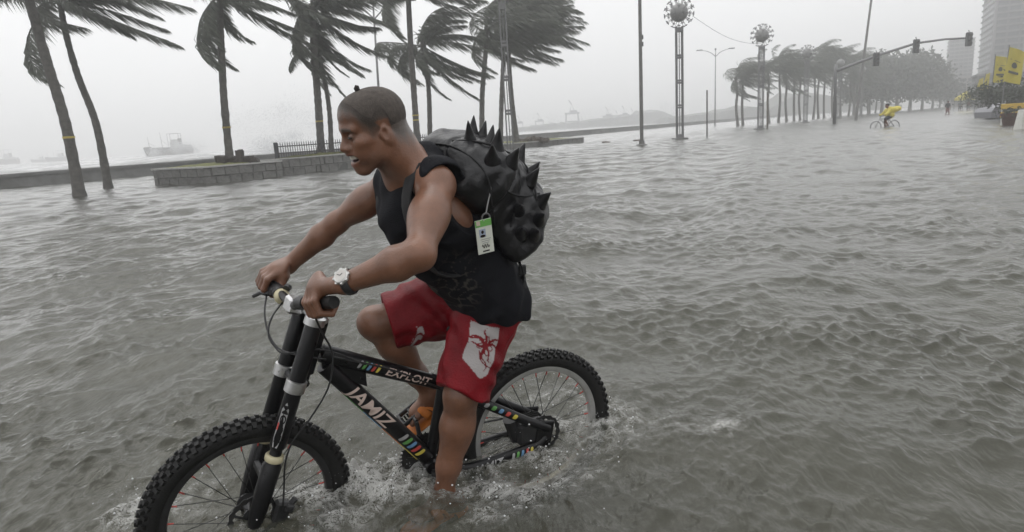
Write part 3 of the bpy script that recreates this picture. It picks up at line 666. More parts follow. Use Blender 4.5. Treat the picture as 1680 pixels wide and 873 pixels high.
def crane(px, py, y, hpx, label, s=1):
    b = at(px, py, y); b = V(b[0], b[1], 0.); H_ = hpx*y/FPX; t = thing('harbour_crane', b, label, 'crane', None); w = H_*.30
    r = H_*.016
    for sx_ in (-1,1):
        for sy_ in (-1,1): MB().tube([b+V(sx_*w,sy_*w*.6,0), b+V(sx_*w*.8,sy_*w*.5,H_*.62)], r, 4).build('leg', M['crane'], t)
        MB().tube([b+V(sx_*w*.9,-w*.55,H_*.3), b+V(sx_*w*.9,w*.55,H_*.3)], r, 4).build('brace', M['crane'], t)
    MB().bevbox(b+V(0,0,H_*.63), (w*2.0,w*1.2,H_*.07), .2).build('portal', M['crane'], t)
    MB().tube([b+V(-w*.95,0,H_*.3), b+V(w*.95,0,H_*.3)], r*1.3, 4).build('cross_beam', M['crane'], t)
    MB().bevbox(b+V(w*.25,0,H_*.70), (w*.9,w*.8,H_*.10), .2).build('machinery_house', M['crane'], t)
    MB().tube([b+V(-w*.35,0,H_*.65), b+V(0,0,H_), b+V(w*.4,0,H_*.65)], r, 4).build('a_frame', M['crane'], t)
    MB().tube([b+V(0,0,H_), b+V(-w*.4*s,0,H_*1.18)], r*1.3, 4).build('boom', M['crane'], t)
C_LAB = ['harbour crane standing alone just past the crossing palms', 'second harbour crane past the crossing palms, as low as the first', 'tallest and slimmest harbour crane on the far shore', 'harbour crane left of the close group near the bare pole', 'small harbour crane wedged between two taller ones near the bare pole', 'harbour crane in the middle of the close group near the bare pole', 'harbour crane right beside the bare pole']
for (px, py, hp, i) in ((852,205,22,0),(885,203,24,1),(939,200,38,2),(997,196,26,3),(1013,195,20,4),(1024,194,26,5),(1038,193,22,6)): crane(px, py, 400, hp, C_LAB[i])
# low far shore: a ridge of quay and trees
def shore(pts, y, depth, name):
    rg = np.random.default_rng(int(y)); v = []; f = []; top = np.interp(np.linspace(pts[0][0], pts[-1][0], 90), [p[0] for p in pts], [p[1] for p in pts]); xs = np.linspace(pts[0][0], pts[-1][0], 90)
    nz = np.convolve(rg.normal(size=94), np.ones(3)/3, 'valid')[:90]*1.3
    for i in range(90):
        p = at(xs[i], top[i]+nz[i], y); v += [V(p[0],y,-2), V(p[0],y,max(.3,p[2]*.8)), V(p[0],y+depth*.3,max(.4,p[2])), V(p[0],y+depth,-2)]
    for i in range(89):
        for k in range(3): f.append((i*4+k, (i+1)*4+k, (i+1)*4+k+1, i*4+k+1))
    f += [(0,1,2,3), (356,359,358,357)]
    return tag(MB().add(v, f).build(name, M['leaf']), kind='structure')
shore([(836,211),(870,206),(905,202),(935,200),(985,192),(1045,186),(1052,181),(1088,179),(1105,190)], 430, 60, 'far_shore')
shore([(1098,191),(1120,189),(1160,184),(1200,178),(1230,170),(1262,176),(1300,150),(1360,150),(1420,160),(1480,170)], 330, 60, 'wooded_shore')

# ------------------------------------------------------------------ buildings
def tower_block(px0, w, pytop, y, depth, rotz, label, floors, bays, mats=('tower','tower_glass','tower_band'), piers=()):
    """px0: front left corner; the block is built square and then turned by rotz about that corner"""
    c = at(px0, 175, y)*V(1,1,0)+V(0,0,-.3); zt = at(px0, pytop, y)[2]; zh = zt+.3; t = thing('tower_block', c, label, 'building')
    MB().bevbox(c+V(w/2,depth/2,zh/2), (w,depth,zh), .2).build('wall', M[mats[0]], t)
    fh = zh/floors; bw = w/bays; sb = depth/max(2, int(depth/bw)); wm = sm_ = None; n = 0
    for fl_ in range(floors):
        z = fl_*fh+fh*.86
        mb = MB(); mb.box(c+V(w/2,-.10,z), (w+.3,.5,fh*.24)); mb.box(c+V(-.10,depth/2+.1,z), (.5,depth,fh*.22)); mb.build('floor_band', M[mats[2]], t)
        if fl_ == 0: continue
        for k in range(bays):
            if wm is None: o = MB().box((0,0,0), (bw*.78,.16,fh*.58)).build('window', M[mats[1]], None); wm = o.data; bpy.data.objects.remove(o)
            if n < 290: o = bpy.data.objects.new('window', wm); COL.objects.link(o); o.parent = t; o.location = (bw*(k+.5), -.02, fl_*fh+fh*.40); n += 1
        for k in range(int(round(depth/sb))):
            if sm_ is None: o = MB().box((0,0,0), (.16,sb*.7,fh*.58)).build('window', M[mats[1]], None); sm_ = o.data; bpy.data.objects.remove(o)
            if n < 290: o = bpy.data.objects.new('window', sm_); COL.objects.link(o); o.parent = t; o.location = (-.02, sb*(k+.5), fl_*fh+fh*.40); n += 1
    for q in piers: MB().bevbox(c+V(w*q,-.25,zh/2), (.7,.7,zh+.2), .08).build('pier', M[mats[2]], t)
    t.rotation_euler.z = math.radians(rotz); return t
tower_block(1620, 24, -75, 170, 22, -29, 'huge grey high-rise with close floor bands rising behind the yellow banners', 24, 9, piers=(.0,.27,.62))
tower_block(1551, 7.6, 66, 250, 12, -31, 'pale slab tower further down the road beside the huge high-rise', 18, 5)
tower_block(1558, 12, 128, 205, 9, -30, 'low pale block at the foot of the slab tower', 6, 6, ('lowbuild','tower_glass','lowbuild'))
tower_block(1600, 20, 122, 125, 8, -30, 'dark podium building behind the yellow banners', 5, 10)

# ------------------------------------------------------------------ broadleaf trees
def leafy(base, hgt, rad, seed, label, group=None, nclump=34, nleaf=70, wind=.35, trunk_h=.28):
    rg = np.random.default_rng(seed); t = thing('broadleaf_tree', base, label, 'tree', group); mb = MB()
    th = hgt*trunk_h; fork = base+V(0,0,th); mb.tube([base+V(0,0,-.2), base+V(.05,0,th*.5), fork], [hgt*.035,hgt*.027,hgt*.022], 8)
    cen = base+V(rad*wind*.4,0,hgt*.62); cl = []
    for i in range(nclump):
        d = nrm(rg.normal(size=3)); q = rg.uniform(.35,1)**.6; c = cen+d*V(rad, rad*.85, hgt*.38)*q; c[2] = max(c[2], base[2]+th*.75); cl.append(c)
        if i % 3 == 0: mb.tube([fork, (fork+c)/2+V(0,0,.2), c], [hgt*.013,hgt*.009,hgt*.003], 5)
    mb.build('trunk', M['wood'], t)
    v = []; f = []; ls = hgt*.035
    for c in cl:
        cr = rad*rg.uniform(.2,.36); k = nleaf
        P = c+rg.normal(size=(k,3))*cr*V(.62,.62,.45); U = rg.normal(size=(k,3)); U /= np.linalg.norm(U,axis=1)[:,None]; U = U+V(.6,0,-.1); U /= np.linalg.norm(U,axis=1)[:,None]
        Wv = np.cross(U, rg.normal(size=(k,3))); Wv /= np.linalg.norm(Wv,axis=1)[:,None]; s = ls*rg.uniform(.7,1.5,size=(k,1))
        q = np.stack([P-U*s, P+Wv*s*.5, P+U*s, P-Wv*s*.5], 1).reshape(-1,3); b0 = len(v)
        v.extend(q); f.extend([(b0+4*i, b0+4*i+1, b0+4*i+2, b0+4*i+3) for i in range(k)])
    MB().add(np.array(v), f).build('crown', M['leaf'], t)
    return t
tr = [(1400,190,140,9.5,3.6), (1425,189,146,11,4.6), (1446,188,150,12.6,5.6), (1470,187,156,14.6,6.6), (1492,186,164,13.6,6.4), (1512,185,174,11.8,6.0), (1529,184,186,10.2,5.4), (1541,183,200,8.0,4.8)]
tlab = ['small round tree behind the traffic light arm, among the last far palms', 'second broad tree of the roadside row, lower than its neighbour', 'broad dark tree of the roadside row just before the tallest crown', 'tallest broad-crowned tree of the roadside row, above the raincoat cyclist', 'broad tree right after the tallest crown of the roadside row', 'rounded tree in the sloping end of the roadside row', 'small hazy tree next to last in the roadside row', 'last hazy tree at the end of the roadside row']
for i, (px, py, y, h_, r_) in enumerate(tr): leafy(at(px,py,y)*V(1,1,0)+V(0,0,-.1), h_, r_, 20+i, tlab[i], 'broad trees along the road')
for i, (px, py, y, h_, r_, lab) in enumerate([(1622,186,52,2.5,1.9,'dark bushy tree behind the banners nearest the people on the road'), (1649,184,42,2.9,1.5,'dark bushy tree in front of the two big yellow banners'), (1604,183,74,2.6,2.2,'dim bushy tree beside the yellow tent'), (1673,182,48,3.0,1.7,'dark bushy tree behind the yellow barrier rail')]):
    leafy(at(px,py,y)*V(1,1,0)+V(0,0,-.1), h_, r_, 40+i, lab, 'dark trees along the right kerb', nclump=22, nleaf=60)
for i, (px, py, y, h_, r_, lab) in enumerate([(1560,181,240,6.5,5,'pale distant tree at the end of the road, beside the lone person'), (1583,180,210,5.5,5,'pale distant tree behind the two people and yellow tent')]):
    leafy(at(px,py,y)*V(1,1,0)+V(0,0,-.1), h_, r_, 50+i, lab, None, nclump=20, nleaf=50)

# ------------------------------------------------------------------ yellow banners, tent, barrier, pots, car
def banner(tl, tr_, br, bl, y, label, base_py, prt=True):
    A, Bq, Cq, D = [at(*p, y) for p in (tl, tr_, br, bl)]; foot = at(bl[0]-3, base_py, y); foot = V(foot[0], y+.05, -.2)
    t = thing('banner', foot, label, 'banner', None); topp = A+V(-.02,0.03,.12)
    MB().tube([foot, (foot+topp)/2+V(-.03,0,0), topp], .028, 6).build('pole', M['steel'], t)
    n, k = 8, 10; v = []; f = []; vb = []
    for i in range(n+1):
        for j in range(k+1):
            a, b = i/n, j/k; p = (A*(1-a)+Bq*a)*(1-b)+(D*(1-a)+Cq*a)*b; off = V(0, -.10*math.sin(a*5+b*3)*a, 0); v.append(p+off); vb.append(p+off+V(0,.012,0))
    id_ = lambda i, j: i*(k+1)+j; m_ = len(v)
    for i in range(n):
        for j in range(k): f.append((id_(i,j), id_(i+1,j), id_(i+1,j+1), id_(i,j+1))); f.append((m_+id_(i,j), m_+id_(i,j+1), m_+id_(i+1,j+1), m_+id_(i+1,j)))
    cl = MB().add(v+vb, f).build('cloth', M['yellow'], t, smooth=True)
    if prt:
        def q(a, b): return (A*(1-a)+Bq*a)*(1-b)+(D*(1-a)+Cq*a)*b + V(0, -.10*math.sin(a*5+b*3)*a-.015, 0)
        ring = [q(.5+.2*math.cos(x), .5+.11*math.sin(x)*(1 if math.sin(x) < 0 else .6)) for x in np.linspace(0,6.283,14)[:-1]]
        MB().add(ring, [tuple(range(13))]).build('emblem', M['print'], cl)
        MB().add([q(.18,.66),q(.82,.66),q(.82,.73),q(.18,.73)], [(0,1,2,3)]).build('print_line', M['print'], cl)
        MB().add([q(.15,.32),q(.85,.34),q(.85,.355),q(.15,.335)], [(0,1,2,3)]).build('print_line', M['print'], cl)
    return t
banner((1657,77),(1684,85),(1671,139),(1646,133), 38, 'largest yellow street banner with dark emblem, streaming in the wind', 190)
banner((1634,92),(1656,94),(1648,135),(1629,136), 44, 'second yellow street banner with dark emblem, left of the largest', 188)
banner((1618,122),(1626,119),(1619,151),(1610,150), 58, 'small yellow banner with dark emblem between the second banner and the tent', 186)
banner((1607,130),(1615,127),(1610,150),(1601,150), 66, 'smallest yellow banner, leaning next to the tent', 185, False)
# tent
tc_ = at(1584, 158, 95); tn = thing('canopy_tent', tc_*V(1,1,0), 'yellow canopy tent over the two distant people', 'tent')
w_ = .95
MB().add([tc_+V(-w_,-w_,-.25), tc_+V(w_,-w_,-.25), tc_+V(w_,w_,-.25), tc_+V(-w_,w_,-.25), tc_+V(0,0,.75), tc_+V(-w_,-w_,-.55), tc_+V(w_,-w_,-.55), tc_+V(w_,w_,-.55), tc_+V(-w_,w_,-.55)],
    [(0,1,4),(1,2,4),(2,3,4),(3,0,4),(5,6,1,0),(6,7,2,1),(7,8,3,2),(8,5,0,3)]).build('roof', M['yellow'], tn)
for sx_ in (-1,1):
    for sy_ in (-1,1): MB().tube([V(tc_[0]+sx_*w_*.96, tc_[1]+sy_*w_*.96, -.3), tc_+V(sx_*w_*.96, sy_*w_*.96, -.3)], .025, 5).build('leg', M['steel'], tn)
# barrier rail, drum, pots
yb = 32.; b0 = at(1644, 192, yb); br_ = thing('barrier', V(b0[0], yb, -.2), 'yellow roadside barrier rail behind the potted plant', 'barrier')
for z in (.48,.86): MB().bevbox(V(b0[0]+1.7, yb, z), (3.6,.06,.26), .02).build('board', M['barrier'], br_)
for dx in (.05,1.7,3.3): MB().bevbox(V(b0[0]+dx, yb+.06, .36), (.09,.07,1.3), .01).build('post', M['barwhite'], br_)
yd = ground(1676,212)[1]; dc = at(1678, 212, yd)*V(1,1,0); dr = thing('water_barrier', dc+V(0,0,-.2), 'white and yellow plastic barrier block at the picture edge', 'barrier')
MB().box(dc+V(.05,0,.28), (.62,.45,.98), taper=.62).build('body', M['barwhite'], dr); MB().box(dc+V(.12,-.16,.26), (.26,.22,.92), taper=.66).build('stripe', M['barrier'], dr)
def pot(px, py, y, s, label, plant=True):
    c = at(px, py, y)*V(1,1,0); t = thing('plant_pot', c+V(0,0,-.1), label, 'plant pot')
    MB().lathe([(.22*s,-.1),(.26*s,.05),(.34*s,.46*s),(.40*s,.47*s),(.40*s,.60*s),(.34*s,.60*s),(.31*s,.54*s)], c, n=16).build('pot', M['pot'], t, smooth=True, angle=40)
    rg = np.random.default_rng(int(px)); v = []; f = []
    for i in range(160):
        p = c+V(0,0,.62*s)+rg.normal(size=3)*V(.24,.24,.14)*s; u = nrm(rg.normal(size=3))*.09*s; w = nrm(np.cross(u, rg.normal(size=3)))*.035*s; b = len(v); v += [p-u,p+w,p+u,p-w]; f.append((b,b+1,b+2,b+3))
    MB().add(v, f).build('leaves', M['leaf'], t)
pot(1655, 205, 30.5, .95, 'large clay pot with a bushy plant standing in the water before the yellow barrier')
pot(1622, 186.5, 60, .9, 'low clay pot at the kerb left of the yellow barrier')
pot(1640, 188, 48, 1.0, 'clay pot half hidden between barrier and dark trees')
# parked car half hidden behind the barrier
cc = at(1664, 184, 44)*V(1,1,0); cr = thing('parked_car', cc+V(0,0,-.3), 'grey car parked behind the yellow barrier', 'car')
prof = [(-2.1,.05),(-2.15,.45),(-1.95,.72),(-1.1,.80),(-.55,1.22),(.85,1.25),(1.5,.85),(2.05,.78),(2.15,.4),(2.1,.05)]
v = [cc+V(x,-.8,z) for x, z in prof]+[cc+V(x,.8,z) for x, z in prof]; n = len(prof)
MB().add(v, [tuple(range(n)), tuple(range(n,2*n))[::-1]]+[(i,i+n,(i+1)%n+n,(i+1)%n) for i in range(n)]).build('body', M['carpaint'], cr)
for x0, x1 in ((-.95,.05),(.12,.95)): MB().add([cc+V(x0,-.81,.82),cc+V(x1,-.81,.82),cc+V(x1-.08,-.81,1.14),cc+V(x0+.25,-.81,1.14)], [(0,1,2,3)]).build('window', M['tower_glass'], cr)
for x in (-1.3,1.35):
    wv = MB().lathe([(.31,-.1),(.31,.1)], cc+V(x,-.75,.05), (0,1,0), 16).build('wheel', M['rubber'], cr); MB().lathe([(.18,-.12),(.18,.0)], cc+V(x,-.76,.05), (0,1,0), 12).build('rim', M['alloy'], wv)

# ------------------------------------------------------------------ signed-distance modelling for bodies, cloth and the backpack
class SDF:
    def __init__(s): s.ops = []
    def _p(s, fn, lo, hi, op, k): s.ops.append((fn, np.asarray(lo), np.asarray(hi), op, k)); return s
    def cone(s, a, b, r1, r2=None, k=.02, op='u'):
        a = np.asarray(a, np.float32); b = np.asarray(b, np.float32); r2 = r1 if r2 is None else r2; ba = b-a; den = max(float(ba@ba), 1e-9)
        def fn(P):
            q = P-a; t = np.clip((q@ba)/den, 0, 1); return np.linalg.norm(q-t[:,None]*ba, axis=1)-(r1+(r2-r1)*t)
        r = max(r1, r2); return s._p(fn, np.minimum(a,b)-r, np.maximum(a,b)+r, op, k)
    def chain(s, pts, rs, k=.02, op='u'):
        for i in range(len(pts)-1): s.cone(pts[i], pts[i+1], rs[i], rs[i+1], k, op)
        return s
    def ell(s, c, r, R=None, k=.02, op='u'):
        c = np.asarray(c, np.float32); r = np.asarray(r, np.float32); Rm = None if R is None else np.asarray(R, np.float32).T     # rows of R: axes in world
        def fn(P):
            q = P-c
            if Rm is not None: q = q@Rm
            k0 = np.linalg.norm(q/r, axis=1); k1 = np.linalg.norm(q/(r*r), axis=1); return k0*(k0-1)/np.maximum(k1, 1e-6)
        m_ = r.max(); return s._p(fn, c-m_, c+m_, op, k)
    def box(s, c, half, rad, R, k=.02, op='u'):
        c = np.asarray(c, np.float32); half = np.asarray(half, np.float32)-rad; Rm = np.asarray(R, np.float32).T
        def fn(P):
            q = np.abs((P-c)@Rm)-half; return np.linalg.norm(np.maximum(q, 0), axis=1)+np.minimum(q.max(axis=1), 0)-rad
        m_ = float(np.linalg.norm(half))+rad; return s._p(fn, c-m_, c+m_, op, k)
    def plane(s, p, n, k=.01, op='i'):        # keeps the side the normal points away from
        p = np.asarray(p, np.float32); n = np.asarray(nrm(n), np.float32); return s._p(lambda P: (P-p)@n, V(0,0,0), V(0,0,0), op, k)
    def wob(s, fn): s.ops.append((fn, V(0,0,0), V(0,0,0), 'add', 0)); return s
    def __call__(s, P):
        d = None; mn = P.min(0); mx = P.max(0); cull = np.linalg.norm(mx-mn) < .5
        for fn, lo, hi, op, k in s.ops:
            if cull and op in 'us' and (hi-lo).any() and np.linalg.norm(np.maximum(0, np.maximum(lo-mx, mn-hi))) > .13+k: continue
            e = fn(P)
            if d is None: d = e if op == 'u' else np.full(len(P), .2, np.float32)
            if d is e: continue
            if op == 'add': d = d+e; continue
            if op == 'u': h = np.clip(.5+.5*(d-e)/k, 0, 1); d = d*(1-h)+e*h-k*h*(1-h)
            elif op == 's': h = np.clip(.5-.5*(d+e)/k, 0, 1); d = d*(1-h)-e*h+k*h*(1-h)
            elif op == 'i': h = np.clip(.5-.5*(d-e)/k, 0, 1); d = d*(1-h)+e*h+k*h*(1-h)
        return d if d is not None else np.full(len(P), .2, np.float32)
    def bounds(s):
        u = [o for o in s.ops if o[3] == 'u']; return np.min([o[1] for o in u], 0)-.02, np.max([o[2] for o in u], 0)+.02
def sdf_mesh(F, vox, blk=6):
    lo, hi = F.bounds(); nb = np.ceil((hi-lo)/(vox*blk)).astype(int)+1; n = nb*blk+1
    gb = np.stack(np.meshgrid(*[np.arange(k) for k in nb], indexing='ij'), -1).reshape(-1,3)
    cen = (lo+(gb+.5)*blk*vox).astype(np.float32); dc = np.concatenate([F(c) for c in np.array_split(cen, max(1, len(cen)//200000))])
    D = np.repeat(np.repeat(np.repeat(dc.reshape(nb), blk, 0), blk, 1), blk, 2)
    D = np.pad(D, ((0,1),)*3, mode='edge').astype(np.float32)
    act = gb[np.abs(dc) < blk*vox*1.5]
    off = np.stack(np.meshgrid(*[np.arange(blk+1)]*3, indexing='ij'), -1).reshape(-1,3)
    act = act[np.lexsort((act[:,2]//4, act[:,1]//4, act[:,0]//4))]
    for part in np.array_split(act, max(1, len(act)//64)):
        I = (part[:,None,:]*blk+off[None]).reshape(-1,3); D[I[:,0],I[:,1],I[:,2]] = F((lo+I*vox).astype(np.float32))
    neg = (D < 0); c8 = np.zeros(tuple(np.array(D.shape)-1), np.uint8); S = D.shape
    for dx in (0,1):
        for dy in (0,1):
            for dz in (0,1): c8 += neg[dx:S[0]-1+dx, dy:S[1]-1+dy, dz:S[2]-1+dz]
    cells = np.argwhere((c8 > 0) & (c8 < 8)); cid = -np.ones(c8.shape, np.int32); cid[tuple(cells.T)] = np.arange(len(cells))
    acc = np.zeros((len(cells),3)); cnt = np.zeros(len(cells)); cor = [(a,b,c) for a in (0,1) for b in (0,1) for c in (0,1)]
    val = {c: D[cells[:,0]+c[0], cells[:,1]+c[1], cells[:,2]+c[2]] for c in cor}
    for a in cor:
        for ax in range(3):
            if a[ax]: continue
            b = list(a); b[ax] = 1; b = tuple(b); va, vb = val[a], val[b]; x = (va < 0) != (vb < 0)
            t = np.where(x, va/np.where(va-vb == 0, 1, va-vb), 0); p = np.repeat(np.array(a, float)[None], len(cells), 0); p[:,ax] += t; acc[x] += p[x]; cnt[x] += 1
    verts = lo+(cells+acc/cnt[:,None])*vox; quads = []
    for ax in range(3):
        sl = [slice(None)]*3; sl2 = [slice(None)]*3; sl[ax] = slice(0,-1); sl2[ax] = slice(1,None)
        a = neg[tuple(sl)]; b = neg[tuple(sl2)]; e = np.argwhere(a != b); o1, o2 = (ax+1)%3, (ax+2)%3
        e = e[(e[:,o1] > 0) & (e[:,o2] > 0) & (e[:,o1] < S[o1]-1) & (e[:,o2] < S[o2]-1)]; fl = a[tuple(e.T)]
        def g(d1, d2): q = e.copy(); q[:,o1] -= d1; q[:,o2] -= d2; return cid[tuple(q.T)]
        q = np.stack([g(1,1), g(0,1), g(0,0), g(1,0)], 1); q[~fl] = q[~fl][:,::-1]; quads.append(q)
    quads = np.concatenate(quads); quads = quads[(quads >= 0).all(1)]
    return verts, quads
def sdf_obj(F, vox, name, mat, parent, origin=None):
    v, q = sdf_mesh(F, vox); return mkobj(name, v, q, mat, parent, smooth=True, origin=origin), v
def wobf(seed, amp, l0, l1, n=6):
    r = np.random.default_rng(seed); ks = []
    for _ in range(n):
        lam = math.exp(r.uniform(math.log(l0), math.log(l1))); ks.append((nrm(r.normal(size=3)).astype(np.float32)*2*math.pi/lam, r.uniform(0,6.28), lam/l1))
    return lambda P: amp*sum(w*np.sin(P@k+ph+.8*np.sin(P[:,::-1]@k*.7+ph)) for k, ph, w in ks)/math.sqrt(n)

# ------------------------------------------------------------------ distant people
def walker(base, hgt, label, top, bottom, seed, group=None, face=0.):
    k = hgt/1.7; t = thing('person', base, label, 'person', group); rg = np.random.default_rng(seed)
    d = V(math.cos(face), math.sin(face), 0); n = V(-d[1], d[0], 0); P = lambda f, s, z: base+(d*f+n*s+V(0,0,z))*k
    F = SDF(); F.ell(P(.02,0,1.58), V(.09,.08,.115)*k); F.cone(P(0,0,1.40), P(.01,0,1.52), .055*k, .05*k); F.ell(P(0,0,1.22), V(.13,.18,.24)*k); F.ell(P(0,0,.95), V(.13,.16,.14)*k)
    st_ = .12
    for s in (-1,1):
        F.chain([P(0,s*.19,1.38), P(.02*s,s*.25,1.10), P(.10,s*.22,.86)], [.055*k,.045*k,.035*k]); F.ell(P(.11,s*.22,.80), V(.035,.03,.06)*k)
        F.chain([P(0,s*.09,.92), P(.04+st_*s*.5,s*.10,.50), P(st_*s,s*.10,.08)], [.085*k,.06*k,.042*k]); F.cone(P(st_*s,s*.10,.04), P(st_*s+.14,s*.10,.03), .04*k, .03*k)
    b, v = sdf_obj(F, .03*k, 'body', M['skin'], t); set_tint(b, np.zeros((len(v),4)))
    G = SDF(); G.ell(P(0,0,1.22), V(.155,.205,.27)*k); G.ell(P(0,0,.98), V(.155,.185,.14)*k)
    for s in (-1,1): G.cone(P(0,s*.19,1.38), P(.02*s,s*.25,1.12), .07*k, .062*k)
    G.cone(P(0,0,1.5), P(.02,0,1.72), .02*k, .02*k, op='s'); sdf_obj(G, .03*k, 'shirt', top, t)
    G = SDF(); G.ell(P(0,0,.93), V(.15,.18,.14)*k)
    for s in (-1,1): G.cone(P(0,s*.09,.90), P(.03+st_*s*.4,s*.10,.52), .105*k, .085*k)
    sdf_obj(G, .03*k, 'shorts', bottom, t)
    G = SDF(); G.ell(P(0,0,1.63), V(.10,.09,.085)*k); sdf_obj(G, .03*k, 'hair', M['brow'], t)
for (px, py, y, lab, a, b, sd) in ((1553.5,194,72,'lone person in dark clothes wading down the flooded road','clothdark','clothred',1), (1574,183.5,97,'distant person in grey top, left one of the pair under the tent','clothgrey','clothdark',2), (1588,183.5,96,'distant person in dull red top, right one of the pair under the tent','clothred','clothgrey',3)):
    c = at(px, py, y)*V(1,1,0)+V(0,0,-.28); walker(c, 1.72, lab, M[a], M[b], sd, None, -1.5)

def far_cyclist():
    yb_ = 40.; wf, wr = at(1436.5, 209, yb_)*V(1,1,0), at(1466.5, 208, yb_)*V(1,1,0); d = nrm(wf-wr); wb_ = np.linalg.norm(wf-wr); n = V(-d[1], d[0], 0)
    o = wr+V(0,0,-.30); P = lambda s, l, z: o+d*s+n*l+V(0,0,z)
    bk = thing('bicycle', (wf+wr)/2+V(0,0,-.30), 'thin-tyred bicycle under the raincoat rider', 'bicycle')
    for s in (0, wb_):
        mb = MB(); a = np.linspace(0,6.283,29)[:-1]; mb.tube([P(s+.33*math.cos(x),0,.34+.33*math.sin(x)) for x in a], .022, 6, closed=True); w = mb.build('wheel', M['rubber'], bk)
        mb = MB(); [mb.tube([P(s,0,.34), P(s+.32*math.cos(x),0,.34+.32*math.sin(x))], .003, 3) for x in np.linspace(0,6.283,17)[:-1]]; tag(mb.build('spokes', M['spoke'], w), kind='stuff')
    for a, b in (((0,0,.34),(.42,0,.30)),((0,0,.34),(.32,0,.75)),((.42,0,.30),(.30,0,.85)),((.42,0,.30),(.86,0,.78)),((.33,0,.74),(.85,0,.82)),((wb_,0,.34),(.84,0,.95))):
        MB().tube([P(*a), P(*b)], .018, 6).build('frame_tube', M['iron'], bk)
    MB().tube([P(.80,-.26,1.0), P(.88,-.1,.98), P(.88,.1,.98), P(.80,.26,1.0)], .014, 6).build('handlebar', M['iron'], bk); MB().bevbox(P(.28,0,.88), (.24,.14,.06), .02).build('saddle', M['blackplastic'], bk)
    pr = thing('person', P(.3,0,.9), 'rider in billowing yellow raincoat cycling through the flood', 'person')
    F = SDF(); F.ell(P(.50,0,1.56), (.10,.10,.125)); F.cone(P(.42,0,1.40), P(.48,0,1.50), .055); F.ell(P(.36,0,1.20), (.15,.17,.26)); F.ell(P(.28,0,.97), (.15,.16,.12))
    for s in (-1,1):
        F.chain([P(.40,s*.18,1.36), P(.58,s*.24,1.14), P(.80,s*.25,1.03)], [.055,.045,.035]); kx = .62 if s > 0 else .52; kz = .78 if s > 0 else .62
        F.chain([P(.28,s*.09,.95), P(kx,s*.10,kz), P(.46,s*.11,.42 if s > 0 else .20)], [.085,.06,.042]); F.cone(P(.46,s*.11,.40 if s > 0 else .18), P(.58,s*.11,.38 if s > 0 else .16), .04, .03)
    b, v = sdf_obj(F, .022, 'body', M['skin'], pr); set_tint(b, np.zeros((len(v),4)))
    G = SDF(); G.ell(P(.34,0,1.20), (.20,.23,.30)); G.ell(P(.10,0,1.32), (.32,.22,.18), k=.1); G.ell(P(-.16,.0,1.36), (.22,.2,.15), k=.1); G.ell(P(.25,0,1.0), (.22,.21,.2), k=.06)
    for s in (-1,1): G.chain([P(.40,s*.18,1.36), P(.58,s*.25,1.12), P(.72,s*.26,1.04)], [.09,.085,.08])
    G.wob(wobf(4, .02, .12, .4)); sdf_obj(G, .022, 'raincoat', M['raincoat'], pr)
    G = SDF(); G.ell(P(.47,0,1.62), (.12,.11,.10)); sdf_obj(G, .022, 'hood', M['clothdark'], pr)
    G = SDF(); G.ell(P(.30,0,.92), (.18,.18,.12))
    for s in (-1,1): kx = .60 if s > 0 else .50; kz = .80 if s > 0 else .66; G.cone(P(.30,s*.09,.92), P(kx,s*.10,kz), .11, .09)
    sdf_obj(G, .022, 'shorts', M['clothdark'], pr)
far_cyclist()

